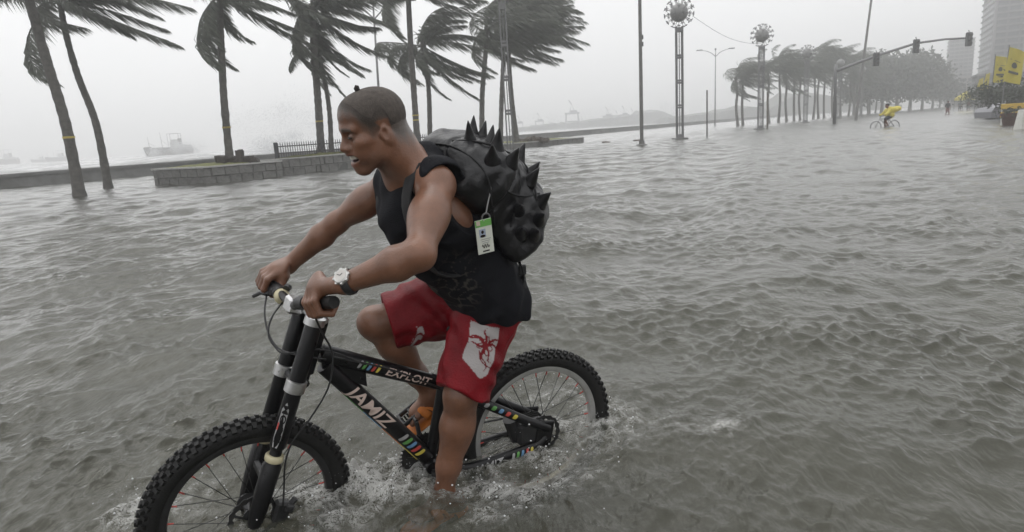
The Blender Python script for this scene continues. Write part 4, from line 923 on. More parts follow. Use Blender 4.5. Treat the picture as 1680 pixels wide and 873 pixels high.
# ------------------------------------------------------------------ the bicycle
bike = thing('bicycle', B(.5,0,0), 'black mountain bike with knobbly tyres and bright decals ridden through the flood', 'bicycle')
RW = .335; WB = 1.079; STEER = .137; AXA = math.radians(68.2)
AX = -math.cos(AXA)*BS+math.sin(AXA)*BH                                # steering axis, upward
def rot(v, k, t): v = np.asarray(v, float); return v*math.cos(t)+np.cross(k, v)*math.sin(t)+k*(k@v)*(1-math.cos(t))
HS, LS, US = rot(BS,AX,STEER), rot(BL,AX,STEER), rot(BH,AX,STEER)
FH = B(WB,0,RW); RH = B(0,0,RW)
def wheel(c, fwd, lat, up, rim_mat, brake_side, rear=False):
    R0 = RW-.03; a = np.linspace(0, 2*math.pi, 97)[:-1]
    circ = lambda r, off=0.: [c+r*(math.cos(x)*fwd+math.sin(x)*up)+off*lat for x in a]
    hub = MB(); hub.lathe([(.012,-.065),(.012,-.05),(.036,-.045),(.036,-.04),(.020,-.034),(.020,.034),(.036,.04),(.036,.045),(.012,.05),(.012,.065)], c, lat, 16)
    wh = hub.build('wheel', M['blackplastic'], bike, smooth=True, angle=40)
    ty = MB(); n = 14; v = []; f = []
    prof = [(RW-.064,-.015),(RW-.058,-.024),(RW-.042,-.030),(RW-.022,-.028),(RW-.009,-.019),(RW-.005,0),(RW-.009,.019),(RW-.022,.028),(RW-.042,.030),(RW-.058,.024),(RW-.064,.015)]
    for x in a:
        d = math.cos(x)*fwd+math.sin(x)*up
        for r, o in prof: v.append(c+d*r+lat*o)
    np_ = len(prof)
    for i in range(96):
        for k in range(np_-1): f.append((i*np_+k, i*np_+k+1, ((i+1)%96)*np_+k+1, ((i+1)%96)*np_+k))
        f.append((i*np_+np_-1, i*np_, ((i+1)%96)*np_, ((i+1)%96)*np_+np_-1))
    ty.add(v, f); tyre = ty.build('tyre', M['rubber'], wh, smooth=True)
    kn = MB(); N_ = 66
    for i in range(N_):
        for (o, r, dphi, sz) in ((0, RW-.002, 0, (.017,.020,.012)), (.0185, RW-.006, .5, (.016,.012,.013)), (-.0185, RW-.006, .5, (.016,.012,.013)), (.0275, RW-.017, 0, (.015,.012,.012)), (-.0275, RW-.017, 0, (.015,.012,.012))):
            x = (i+dphi)/N_*2*math.pi; d = math.cos(x)*fwd+math.sin(x)*up; tg = -math.sin(x)*fwd+math.cos(x)*up
            nn = nrm(d+lat*o*28) if abs(o) > .02 else nrm(d+lat*o*14); ll = nrm(lat-nn*(lat@nn)); kn.box(c+d*r+lat*o, sz, np.array([tg, ll, nn]), .8)
    tag(kn.build('tread_knobs', M['rubber'], wh), kind='stuff')
    rm = MB(); v = []; f = []; prof = [(RW-.058,-.016),(RW-.058,.016),(RW-.070,.018),(RW-.084,.013),(RW-.088,0),(RW-.084,-.013),(RW-.070,-.018)]; np_ = len(prof)
    for x in a:
        d = math.cos(x)*fwd+math.sin(x)*up
        for r, o in prof: v.append(c+d*r+lat*o)
    for i in range(96):
        for k in range(np_): f.append((i*np_+k, i*np_+(k+1)%np_, ((i+1)%96)*np_+(k+1)%np_, ((i+1)%96)*np_+k))
    rm.add(v, f); rm.build('rim', rim_mat, wh, smooth=True, angle=35)
    sp = MB(); nip = MB(); ns = 28
    for i in range(ns):
        x = i/ns*2*math.pi; sd = 1 if i % 2 else -1; tw = .55*(1 if (i//2) % 2 else -1)
        d = math.cos(x)*fwd+math.sin(x)*up; dh = math.cos(x+tw)*fwd+math.sin(x+tw)*up
        sp.tube([c+dh*.033+lat*.042*sd, c+d*(RW-.086)+lat*.004*sd], .0014, 4); nip.tube([c+d*(RW-.105)+lat*.006*sd, c+d*(RW-.086)+lat*.004*sd], .0026, 5)
    tag(sp.build('spokes', M['spoke'], wh), kind='stuff'); tag(nip.build('spoke_nipples', M['d_red'], wh), kind='stuff')
    # brake disc on the left
    br = MB(); m_ = 48; v = []; f = []
    for i in range(m_):
        x = i/m_*2*math.pi; d = math.cos(x)*fwd+math.sin(x)*up; wv = .003*math.sin(i*2.1)
        for r, o in ((.080+wv,.047),(.064-wv,.047),(.064-wv,.049),(.080+wv,.049)): v.append(c+d*r+lat*o)
    for i in range(m_):
        for k in range(4): f.append((i*4+k, i*4+(k+1)%4, ((i+1)%m_)*4+(k+1)%4, ((i+1)%m_)*4+k))
    br.add(v, f)
    for i in range(6): x = i/6*6.283; br.tube([c+lat*.048+.02*(math.cos(x)*fwd+math.sin(x)*up), c+lat*.048+.066*(math.cos(x+.5)*fwd+math.sin(x+.5)*up)], .004, 4)
    br.build('brake_disc', M['spoke'], wh)
    return wh
wheel(FH, HS, LS, US, M['blackplastic'], 1); wheel(RH, BS, BL, BH, M['rimalloy'], 1, True)
# fork: double crown, two legs
FK = lambda t, l, off=0.: FH + AX*t + LS*l + rot(-np.cross(BL,AX),AX,STEER)*off
_fwd = nrm(rot(np.cross(AX, BL),AX,STEER)); _fwd = _fwd if _fwd@BS > 0 else -_fwd
FK = lambda t, l, off=0.: FH + AX*t + LS*l + _fwd*off
fork = MB().tube([FK(.69,0,-.045), FK(.45,0,-.045)], .020, 12).build('fork', M['blackpaint'], bike, smooth=True, angle=40)
for s in (1,-1):
    l = .067*s
    MB().tube([FK(.715,l), FK(.70,l), FK(.27,l), FK(.26,l)], [.021,.0265,.0265,.022], 18).build('upper_tube', M['blackpaint'], fork, smooth=True, angle=40)
    MB().lathe([(.0275,0),(.030,.004),(.030,.018),(.027,.022)], FK(.215,l), AX, 18).build('wiper_seal', M['cream'], fork, smooth=True, angle=40)
    MB().tube([FK(.262,l), FK(.215,l), FK(.20,l), FK(.10,l), FK(.03,l), FK(-.02,l)], [.019,.019,.031,.030,.027,.021], 18).build('lower_leg', M['blackpaint'], fork, smooth=True, angle=50)
    MB().lathe([(.029,-.02),(.033,-.018),(.033,.018),(.029,.02)], FK(.475,l), AX, 18).build('clamp_band', M['alloy'], fork, smooth=True, angle=40)
    MB().lathe([(.029,-.013),(.033,-.012),(.033,.012),(.024,.016),(.020,.017)], FK(.695,l), AX, 18).build('crown_clamp', M['alloy'], fork, smooth=True, angle=40)
    MB().lathe([(.012,0),(.020,.003),(.019,.009),(.008,.011)], FK(.716,l), AX, 14).build('leg_cap', M['alloy'], fork, smooth=True, angle=40)
RA = np.array([LS, _fwd, AX])
for t_, mt_ in ((.475,'blackpaint'),(.695,'alloy')): MB().bevbox(FK(t_,0,-.022), (.115,.058,.026), .008, RA).build('crown', M[mt_], fork)
MB().bevbox(FK(.145,0,.005), (.11,.03,.035), .01, RA).build('brace', M['blackpaint'], fork)
cal = MB(); cal.bevbox(FK(.03,.062,-.075), (.04,.05,.075), .008, RA); cal.bevbox(FK(.05,.075,-.095), (.03,.03,.03), .006, RA); cal.tube([FK(.08,.07,-.11), FK(-.02,.07,-.06)], .011, 8); cal.build('brake_caliper', M['blackplastic'], fork)
# stem, handlebar, grips, levers
GE, GI = PX(545,496,.33), PX(492,497,.12); GF, GFi = PX(436,449,-.30), PX(458,478,-.17); SM = PX(482,500,.0)
stem = MB().tube([FK(.705,0,-.02), FK(.74,0,.0), SM], [.024,.023,.022], 12).build('stem', M['blackpaint'], bike, smooth=True); MB().bevbox(SM, (.06,.05,.05), .008, RA).build('stem_clamp', M['alloy'], stem)
ba_ = nrm(GE-GI); bf_ = nrm(GF-GFi)
bar = MB().tube([GE, GI, SM+(GI-SM)*.35-AX*.004, SM, SM+(GFi-SM)*.4-AX*.004, GFi, GF], [.0115,.0125,.015,.016,.015,.0125,.0115], 12).build('handlebar', M['blackpaint'], bike, smooth=True)
MB().tube([GE+ba_*.012, GE, GE-ba_*.12], [.017,.0185,.0165], 16).build('grip', M['rubber'], bar, smooth=True, angle=50); MB().tube([GF+bf_*.012, GF, GF-bf_*.11], [.017,.0185,.0165], 16).build('grip', M['rubber'], bar, smooth=True, angle=50)
cr_ = PX(463,487,-.145); MB().tube([cr_-bf_*.018, cr_, cr_+bf_*.018], [.022,.027,.023], 16).build('shifter_ring', M['cream'], bar, smooth=True)
MB().tube([cr_+bf_*.02, cr_+bf_*.06], .024, 14).build('shifter_body', M['blackplastic'], bar, smooth=True, angle=40)
lv0 = PX(448,478,-.19); MB().tube([lv0, PX(438,482,-.20), PX(428,480,-.24), PX(416,486,-.29)], [.011,.009,.007,.007], 8).build('brake_lever', M['blackplastic'], bar, smooth=True)
MB().bevbox(lv0, (.035,.03,.03), .006, RA).build('lever_mount', M['blackplastic'], bar)
MB().tube([PX(470,474,-.14), PX(473,470,-.15)], .013, 8).build('bell_stub', M['blackplastic'], bar)
MB().tube([PX(508,505,.10), PX(520,516,.17), PX(538,516,.24), PX(545,514,.26)], [.012,.009,.008,.010], 8).build('brake_lever', M['blackplastic'], bar, smooth=True)
MB().tube([GI, GI+ba_*.05], .021, 14).build('shifter_body', M['blackplastic'], bar, smooth=True, angle=40)
# frame
HT0, HT1 = FK(.50,0,-.045), FK(.68,0,-.045)
def T(a, b, r, name, flat=1., mid=None, n=16): 
    p = [a, b] if mid is None else [a, *mid, b]; return MB().tube(p, np.linspace(r[0], r[1], len(p)), n, flat=flat, ref=BL).build(name, M['blackpaint'], frame, smooth=True, angle=40)
frame = MB().tube([HT0, HT1], .028, 16).build('frame', M['blackpaint'], bike, smooth=True, angle=40)
TT0, TT1 = B(.795,0,.838), B(.395,0,.632); T(TT0, TT1, (.031,.026), 'top_tube')
DT0, DT1 = B(.79,0,.795), B(.462,0,.345); T(DT0, DT1, (.032,.030), 'down_tube')
g0 = MB(); g0.add([B(.80,-.016,.865),B(.80,-.016,.78),B(.66,-.016,.69),B(.66,-.016,.765),B(.80,.016,.865),B(.80,.016,.78),B(.66,.016,.69),B(.66,.016,.765)], [(0,1,2,3),(4,7,6,5),(0,4,5,1),(1,5,6,2),(2,6,7,3),(3,7,4,0)]); g0.build('head_gusset', M['blackpaint'], frame)
T(B(.455,0,.315), B(.365,0,.70), (.021,.019), 'seat_tube'); T(B(.372,0,.66), B(.30,0,.815), (.0145,.0145), 'seat_post')
MB().lathe([(.024,-.045),(.026,-.04),(.026,.04),(.024,.045)], B(.455,0,.32), BL, 18).build('bottom_bracket', M['blackpaint'], frame, smooth=True, angle=40)
MB().tube([B(.43,0,.66), B(.33,0,.60), B(.27,0,.57)], [.02,.022,.018], 12).build('pivot_link', M['blackpaint'], frame, smooth=True)
sd_ = SDF(); sd_.ell(B(.22,0,.845), (.085,.07,.03), np.array([BS,BL,BH])); sd_.ell(B(.30,0,.842), (.085,.028,.022), np.array([BS,BL,BH]), k=.05); sdf_obj(sd_, .006, 'saddle', M['blackplastic'], bike)
sw = MB().lathe([(.022,-.06),(.022,.06)], B(.40,0,.30), BL, 14).build('swingarm', M['blackpaint'], bike, smooth=True, angle=40)
for s in (1,-1):
    q = s*.065
    MB().tube([B(.40,s*.05,.292), B(.30,q,.285), B(.03,q,.300), B(-.01,q,.325)], [.024,.024,.022,.018], 14, flat=.75, ref=BH).build('chain_stay', M['blackpaint'], sw, smooth=True, angle=50)
    MB().tube([B(.36,s*.035,.60), B(.29,s*.058,.568), B(.08,q,.425), B(-.02,q,.365)], [.017,.018,.018,.016], 14, ref=BL).build('seat_stay', M['blackpaint'], sw, smooth=True, angle=50)
    MB().bevbox(B(.0,q,.345), (.075,.012,.11), .004, np.array([nrm(BS+BH*.2),BL,nrm(BH-BS*.2)])).build('dropout', M['blackpaint'], sw)
MB().tube([B(.13,.03,.43), B(.10,.02,.33)], [.03,.026], 12).build('gear_case', M['blackplastic'], sw); MB().bevbox(B(.05,.04,.36), (.12,.05,.09), .012, np.array([BS,BL,BH])).build('rear_brake', M['blackplastic'], sw)
cas = MB(); [cas.lathe([(.055-.005*i,0),(.055-.005*i,.003)], B(0,-.046+.006*i,RW), BL, 24) for i in range(6)]; cas.build('cassette', M['spoke'], bike)
# cranks, chainring, chain, pedals
BBc = B(.455,0,.32); PR, PL_ = B(.470,-.15,.455), B(.470,.15,.182)
cr0 = MB(); cr0.lathe([(.055,.0),(.093,.0),(.093,.003),(.055,.003)], BBc-BL*.05, BL, 36)
for i in range(38):
    x = i/38*6.283; d = math.cos(x)*BS+math.sin(x)*BH; cr0.box(BBc-BL*.0485+d*.096, (.007,.004,.010), np.array([np.cross(BL,d),BL,d]), .5)
for i in range(5): x = i/5*6.283+.3; d = math.cos(x)*BS+math.sin(x)*BH; cr0.tube([BBc-BL*.05, BBc-BL*.0495+d*.07], .008, 6)
chr_ = cr0.build('chainring', M['spoke'], bike)
for s, p in ((-1,PR),(1,PL_)):
    q = BBc+BL*s*.06; e = p-BL*s*.07; ca = MB().tube([q, e], [.017,.013], 10, flat=.6, ref=BL).build('crank_arm', M['blackplastic'], bike, smooth=True, angle=50)
    d1 = nrm(BS*.94+BH*(-.55 if s < 0 else -.2)); d2 = np.cross(d1, BL); mb = MB()
    for k in (-1,1): mb.bevbox(p+d1*.045*k, (.012,.085,.018), .003, np.array([d1,BL,d2])); mb.bevbox(p+BL*.038*k, (.09,.010,.018), .003, np.array([d1,BL,d2]))
    for k in range(-3,4): mb.tube([p+d1*.013*k+d2*.012, p+d1*.013*k-d2*.014+BL*.004], .004, 4)
    mb.tube([e, p+BL*s*.04], .007, 8); mb.build('pedal', M['blackplastic'], ca)
ch = MB(); up_, dn_ = [], []
for k in range(60):
    for za, zb in ((.32+.093,RW+.045),(.32-.093,RW-.045)):
        a = B(.455-.455*k/60, -.047, za+(zb-za)*k/60); b = B(.455-.455*(k+.8)/60, -.047, za+(zb-za)*(k+.8)/60); ch.tube([a,b], .0042, 4)
tag(ch.build('chain', M['spoke'], bike), kind='stuff')
dr_ = MB(); dr_.bevbox(B(-.01,-.06,.24), (.02,.02,.11), .006, np.array([BS,BL,BH])); dr_.lathe([(.022,-.005),(.022,.005)], B(.0,-.05,.20), BL, 12); dr_.build('rear_derailleur', M['blackplastic'], bike)
# cables
def spline(pts, n=28):
    P = np.asarray(pts, float); t = np.linspace(0, len(P)-1, n); i = np.clip(t.astype(int), 0, len(P)-2); f_ = (t-i)[:,None]
    p0, p1, p2, p3 = P[np.clip(i-1,0,None)], P[i], P[i+1], P[np.clip(i+2,None,len(P)-1)]
    return .5*((2*p1)+(-p0+p2)*f_+(2*p0-5*p1+4*p2-p3)*f_**2+(-p0+3*p1-3*p2+p3)*f_**3)
for pts in ([(437,486,-.20),(434,515,-.14),(441,548,-.08),(458,572,-.02),(490,583,.05),(535,590,.05)], [(463,497,-.12),(446,520,-.04),(440,548,0),(452,570,.03),(470,580,.06),(530,574,.05),(600,598,.04)],
            [(515,515,.20),(528,545,.15),(543,572,.10),(546,598,.10),(537,640,.10),(508,688,.09),(480,725,.085),(468,760,.085),(466,800,.08),(464,840,.08)], [(545,585,.05),(640,606,.035),(716,634,.03),(780,655,.06),(850,682,.07),(893,690,.05)]):
    MB().tube(spline([PX(*p) for p in pts]), .0032, 6).build('cable', M['blackplastic'], bike, smooth=True)
# lettering and decals wrapped on the tubes
def glyphs(txt, size, shear=.0, bold=.0):
    cu = bpy.data.curves.new('txt', 'FONT'); cu.body = txt; cu.size = size; cu.shear = shear; cu.offset = bold; cu.resolution_u = 3
    o = bpy.data.objects.new('txt', cu); COL.objects.link(o); dg = bpy.context.evaluated_depsgraph_get(); dg.update(); me = bpy.data.meshes.new_from_object(o.evaluated_get(dg))
    v = np.array([x.co[:] for x in me.vertices]); f = [tuple(p.vertices) for p in me.polygons]; bpy.data.objects.remove(o); bpy.data.meshes.remove(me); return v, f
def on_tube(A, Bp, r, side, up, uv, lift=.0012):
    ax = nrm(Bp-A); n = nrm(side-ax*(side@ax)); c = np.cross(ax, n); c = c if c@up > 0 else -c
    a = uv[:,1]/(r+lift); return A+uv[:,:1]*ax+(r+lift)*(np.cos(a)[:,None]*n+np.sin(a)[:,None]*c)
import bmesh
def slice_flat(v, f, step):                            # cut flat print into strips so that it follows the curve of the tube
    bm = bmesh.new(); vv = [bm.verts.new((float(a[0]), float(a[1]), 0)) for a in v]
    for q in f:
        try: bm.faces.new([vv[i] for i in q])
        except ValueError: pass
    y = math.floor(v[:,1].min()/step)*step
    while y < v[:,1].max(): bmesh.ops.bisect_plane(bm, geom=bm.verts[:]+bm.edges[:]+bm.faces[:], plane_co=(0,y,0), plane_no=(0,1,0)); y += step
    bm.verts.index_update(); nv = np.array([x.co[:2] for x in bm.verts]); nf = [tuple(x.index for x in q.verts) for q in bm.faces]; bm.free(); return nv, nf
def decal(name, A, Bp, r, side, up, txt, u0, size, v0, mat, parent, stretch=1., shear=.25, bold=.015, lift=.0012):
    v, f = glyphs(txt, size, shear, bold*size); v = v[:,:2]*np.array([stretch,1]); v[:,0] += u0; v[:,1] += v0; v, f = slice_flat(v, f, .005); P = on_tube(A, Bp, r, side, up, v, lift)
    return MB().add(P, f).build(name, mat, parent)
def pill(A, Bp, r, side, up, u, v0, w, h, mat, parent, shear=.3, lift=.0014):
    pts = []
    for x in np.linspace(0, 6.283, 17)[:-1]: cx, sy_ = math.cos(x), math.sin(x); px_ = np.sign(cx)*abs(cx)**.6*w/2; py_ = np.sign(sy_)*abs(sy_)**.6*h/2; pts.append((u+px_+shear*py_, v0+py_))
    v, f = slice_flat(np.array(pts), [tuple(range(16))], .005); MB().add(on_tube(A, Bp, r, side, up, v, lift), f).build('decal_pill', mat, parent)
UPV = BH
tt = [o for o in frame.children if o.name.startswith('top_tube')][0]; dt = [o for o in frame.children if o.name.startswith('down_tube')][0]
decal('lettering', DT0, DT1, .032, BL, UPV, 'JAMIZ', .115, .066, -.020, M['letter'], dt, 1.22)
decal('lettering', TT0, TT1, .0285, BL, UPV, 'EXPLOIT', .225, .040, -.010, M['letter'], tt, 1.1)
CS = [M['outline'], M['d_green'], M['d_blue'], M['d_red'], M['d_yel']]
for i in range(5): pill(DT0, DT1, .0315, BL, UPV, .405+i*.024, .0, .014, .040, CS[i], dt); pill(TT0, TT1, .0295, BL, UPV, .13+i*.017, .004, .010, .030, CS[i], tt); pill(B(.29,.058,.568), B(.08,.065,.425), .0185, BL, UPV, .055+i*.034, .002, .018, .020, CS[i], sw); pill(B(.31,.065,.285), B(.03,.065,.300), .019, BL, UPV, .165+i*.020, .0, .012, .032, CS[i], sw)
decal('lettering', B(.31,.065,.285), B(.03,.065,.300), .019, BL, UPV, 'JAMIZ', .005, .040, -.013, M['outline'], sw, 1.1)
for i, c_ in enumerate(('d_green','d_blue','d_orange','d_yel')): MB().add(on_tube(DT0, DT1, .032, BL, UPV, np.array([(.12+.10*i,-.036),(.22+.10*i,-.036),(.22+.10*i,-.029),(.12+.10*i,-.029)])), [(0,1,2,3)]).build('decal_stripe', M[c_], dt)
# ZOOM shield on the near fork leg
up0 = [o for o in fork.children if o.name.startswith('upper_tube')][0]
zA_, zB_ = FK(.27,.067), FK(.70,.067); fs_ = nrm(LS*.75+_fwd*.66)
sh_ = on_tube(zA_, zB_, .0265, fs_, -BS, np.array([(.0,-.008),(.03,-.013),(.13,-.012),(.155,0),(.13,.012),(.03,.013),(.0,.008)]), .0008); MB().add(sh_, [tuple(range(7))]).build('decal_shield', M['outline'], up0)
decal('lettering', zA_, zB_, .0265, fs_, -BS, 'ZOOM', .018, .028, -.008, M['blackpaint'], up0, 1.5, 0, .02, .0018)
MB().add(on_tube(zA_, zB_, .0265, fs_, -BS, np.array([(.06,-.0115),(.085,-.0115),(.085,-.006),(.06,-.006)]), .002), [(0,1,2,3)]).build('decal_mark', M['d_red'], up0)

# ------------------------------------------------------------------ the rider
hipL, kneeL, ankL = PX(803,480,.09), PX(757,648,.17), B(.456,.150,.276)
hipR, kneeR, ankR = PX(785,477,-.08), PX(616,530,-.13), PX(708,646,-.13)
shL, elL, wrL = PX(716,305,.28), PX(688,418,.48), PX(566,465,.365)
shR, elR, wrR = PX(640,303,-.01), PX(552,366,-.16), PX(473,436,-.265)
rider = thing('person', B(.30,.05,.85), 'shirt-clad cyclist in red shorts grinning over the handlebar', 'person')
rider['label'] = 'close-cropped man in black sleeveless shirt and red shorts pedalling the mountain bike'
pel = (hipL+hipR)/2; shm = (shL+shR)/2
TA = nrm(shm-pel); TL = nrm((shL-shR)-TA*((shL-shR)@TA)); TF = np.cross(TL, TA); TF = TF if TF@BS > 0 else -TF      # torso axis, left, front
PLt = nrm(hipL-hipR); TLm = nrm(TL+PLt); RT = np.array([TF, TL, TA]); RTm = np.array([nrm(np.cross(TLm,TA))*np.sign(np.cross(TLm,TA)@TF), TLm, TA])
TLEN = np.linalg.norm(shm-pel)
tor = lambda a, f, l: pel+TA*TLEN*a+TF*f+TLm*l
nb = tor(.93,.01,0); nb = shm+TA*.035+TF*.0
# head frame
HL_ = nrm(BL+BS*.02); HX = nrm(BS*1.0+BL*.05); HX = nrm(HX-HL_*(HX@HL_)*0)
hp = math.radians(14); _hz = nrm(BH-HX*(BH@HX)); _hy = np.cross(_hz, HX)
HXp = nrm(HX*math.cos(hp)-_hz*math.sin(hp)); HZ = nrm(_hz*math.cos(hp)+HX*math.sin(hp)); HY = np.cross(HZ, HXp)
HSC = .90
HO = PX(628,218,.245)-HY*.078*HSC
hd = lambda x, y, z: HO+(HXp*x+HY*y+HZ*z)*HSC
RHd = np.array([HXp, HY, HZ])
def headlocal(P): q = (P-HO)/HSC; return q@HXp, q@HY, q@HZ
def head_prims(F):
    F.ell(hd(-.008,0,.055), V(.099,.076,.080)*HSC, RHd, k=.02); F.ell(hd(-.030,0,.035), V(.075,.074,.075)*HSC, RHd, k=.03); F.ell(hd(.045,0,.062), V(.050,.060,.052)*HSC, RHd, k=.03)
    return F
F = SDF()
head_prims(F)
F.ell(hd(.043,0,-.022), V(.052,.058,.078)*HSC, RHd, k=.03)
for s in (-1,1):
    F.cone(hd(.002,s*.056,-.035), hd(.012,s*.050,-.062), .020*HSC, .018*HSC, k=.03)
    F.cone(hd(.012,s*.048,-.062), hd(.070,s*.016,-.098), .019*HSC, .019*HSC, k=.025)
    F.ell(hd(.062,s*.046,-.012), V(.026,.022,.020)*HSC, RHd, k=.02)              # cheekbone
    F.ell(hd(.068,s*.036,-.048), V(.026,.020,.026)*HSC, RHd, k=.02)              # smiling cheek
    F.cone(hd(.092,s*.012,.035), hd(.080,s*.048,.033), .0125*HSC, .011*HSC, k=.015)  # brow
F.ell(hd(.079,0,-.098), V(.020,.022,.016)*HSC, RHd, k=.02)                        # chin
F.ell(hd(.086,0,-.060), V(.020,.030,.026)*HSC, RHd, k=.02)                        # muzzle
for s in (-1,1): F.ell(hd(.096,s*.032,.014), V(.018,.018,.012)*HSC, RHd, k=.012, op='s')
F.cone(hd(.092,0,.020), hd(.113,0,-.020), .009*HSC, .0135*HSC, k=.014)
for s in (-1,1): F.ell(hd(.103,s*.014,-.024), V(.013,.010,.010)*HSC, RHd, k=.010)
for s in (-1,1): F.ell(hd(.083,s*.033,.012), V(.0125,.0165,.0105)*HSC, RHd, k=.006)      # lids
F.ell(hd(.101,0,-.0415), V(.013,.023,.0070)*HSC, RHd, k=.008); F.ell(hd(.092,0,-.079), V(.012,.022,.0075)*HSC, RHd, k=.010)   # lips
F.ell(hd(.094,0,-.0575), V(.027,.042,.0115)*HSC, RHd, k=.005, op='s')              # open mouth
for s in (-1,1):                                                                   # ears
    Re = np.array([nrm(HXp*.95+HY*s*.30), nrm(HY*s-HXp*s*.0+HXp*(-.35)), nrm(HZ-HXp*.12)])
    F.ell(hd(-.008,s*.080,-.006), V(.0185,.0085,.029)*HSC, Re, k=.006); F.ell(hd(-.004,s*.0885,-.003), V(.0100,.007,.017)*HSC, Re, k=.004, op='s'); F.ell(hd(.008,s*.079,-.004), V(.006,.006,.010)*HSC, Re, k=.006)
# neck, torso
F.chain([hd(-.028,0,-.02), hd(-.040,0,-.085), nb], [.058*HSC,.057*HSC,.066], k=.03)
for s, sh in ((1,shL),(-1,shR)): F.cone(hd(-.05,s*.02,-.06), sh-TL*s*.05+TA*.02-TF*.01, .045, .045, k=.05)
F.cone(PX(690,268,.14), tor(.7,-.03,0), .05, .09, k=.05); F.ell(tor(.72,.0,0), (.112,.160,.185), RT, k=.05); F.ell(tor(.36,.01,0), (.108,.142,.19), RTm, k=.06); F.ell(tor(.03,.0,0), (.112,.155,.125), RTm, k=.06)
for s in (1,-1): F.ell(tor(.76,.065,.07*s), (.05,.075,.065), RT, k=.04)
# arms
for s, sh, el, wr in ((1,shL,elL,wrL), (-1,shR,elR,wrR)):
    F.ell(sh-TL*s*.006, (.056,.056,.058), k=.04); u = nrm(el-sh); bic = nrm(TF-u*(TF@u))
    g_ = 1. if s > 0 else .88
    F.chain([sh, sh+(el-sh)*.42, el], [.050*g_,.047*g_,.040*g_], k=.03); F.ell(sh+(el-sh)*.5+bic*.012, (.042,.042,.075), np.array([np.cross(bic,u),bic,u]), k=.03); F.ell(sh+(el-sh)*.45-bic*.014, (.040,.040,.085), np.array([np.cross(bic,u),bic,u]), k=.03)
    F.chain([el, el+(wr-el)*.3, wr], [.040*g_,.0440*g_,.0265], k=.025)
# legs
for s, h, k_, a in ((1,hipL,kneeL,ankL), (-1,hipR,kneeR,ankR)):
    F.chain([h, h+(k_-h)*.45, k_], [.092,.078,.056], k=.04); F.ell(k_+nrm((k_-h)*.5+(k_-a)*.5)*.012, (.050,.050,.052), k=.03)
    u = nrm(a-k_); bk = nrm((h-k_)-u*((h-k_)@u)); bk = bk if s < 0 else nrm(-BS-u*(-BS@u))
    F.chain([k_, k_+(a-k_)*.30, k_+(a-k_)*.70, a], [.050,.0515,.040,.033], k=.03); F.ell(k_+(a-k_)*.32+bk*.024, (.040,.042,.10), np.array([np.cross(bk,u),bk,u]), k=.035)
# feet
def foot(ank, heel, ball, toe, lat, s):
    F.cone(ank, heel, .033, .031, k=.02); F.cone(ank, ball, .032, .024, k=.03); F.cone(heel, ball, .030, .024, k=.03); d = nrm(toe-ball)
    for i, (o, L_, r) in enumerate(((-.032,1.0,.0125),(-.012,1.02,.0098),(.005,.92,.0092),(.020,.78,.0088),(.033,.60,.0085))):
        F.cone(ball+lat*s*o*.8, ball+lat*s*o+d*np.linalg.norm(toe-ball)*L_, r*1.25, r, k=.006)
heelL, ballL, toeL = B(.405,.150,.232), B(.520,.155,.226), B(.580,.158,.221); foot(ankL, heelL, ballL, toeL, BL, 1)
heelR, ballR, toeR = B(.352,-.135,.488), B(.448,-.138,.462), PX(673,689,-.14); foot(ankR, heelR, ballR, toeR, BL, -1)
# hands round the grips
def fist(gc, a, wr, s):
    w = wr-gc; w = nrm(w-a*(w@a)); t = np.cross(a, w); t = t if t@BH > 0 else -t
    L = lambda x, y, o: gc+w*x+t*y+a*o
    F.ell(L(.040,.026,-.002), (.046,.020,.041), np.array([w,t,a]), k=.015); F.cone(wr, L(.035,.026,0), .0265, .022, k=.02)
    F.ell(L(.036,.004,-.030), (.028,.020,.018), np.array([w,t,a]), k=.015)
    for i, o in enumerate((-.034,-.0125,.009,.029)):
        z = (1,.98,1.0,1.06)[i]; q = (.0,.003,.001,-.004)[i]; r = (.0105,.0108,.0104,.0092)[i]
        F.cone(L(.035,.030,o*.8), L(-.006-q,.034,o), .0115, r*1.12, k=.008)
        F.chain([L(-.006-q,.034,o), L(-.036*z-q,.012,o*1.02), L(-.027*z,-.022,o), L(-.002,-.030,o*.98)], [r*1.12,r,r*.95,r*.85], k=.004)
    F.chain([L(.040,.008,-.036), L(.012,-.012,-.050), L(-.012,-.026,-.046), L(-.024,-.030,-.034)], [.0155,.0125,.0115,.0095], k=.008)
gcL, gcR = GE-ba_*.064, GF-bf_*.058
fist(gcL, ba_, wrL, 1); fist(gcR, bf_, wrR, -1)
body, bv = sdf_obj(F, .0034, 'body', M['skin'], rider)
# skin tints: shaven hair roots, brows and lips belong to the skin itself; eye-socket shade is painted in
hx, hy, hz = headlocal(bv)
def hairline(x): return np.interp(x, [-.12,-.085,-.055,-.035,-.022,.000,.018,.030,.046,.060,.072,.085,.12], [-.062,-.060,-.050,-.030,.014,.016,-.006,-.004,.012,.040,.056,.066,.068])
tint = np.zeros((len(bv),4)); tint[:,:3] = (.080,.067,.058)
inhead = (np.abs(hy) < .095) & (hx > -.13) & (hx < .14) & (hz > -.075) & (hz < .2)
ear = (np.abs(hy) > .0765) & (np.abs(hx+.005) < .026) & (np.abs(hz) < .040)
hm = np.clip((hz-hairline(hx)+.004*np.sin(hx*260)+.003*np.sin(hy*310+hz*90))/.042+.22, 0, 1)**.8*inhead*(~ear); tint[:,3] = hm*.93
beard = np.clip(1-((hx-.06)/.07)**2-((hz+.085)/.045)**2, 0, 1)*(hx < .14)*(np.abs(hy) < .09)*(hz > -.13)*.28; tint[:,3] = np.maximum(tint[:,3], beard*(hm < .05))
for s in (-1,1):
    br = np.exp(-((hz-(.036-.25*np.maximum(0, np.abs(hy)-.038)))/.0065)**2)*(hy*s > .010)*(hy*s < .056)*(hx > .055); tint[:,3] = np.maximum(tint[:,3], .92*br)
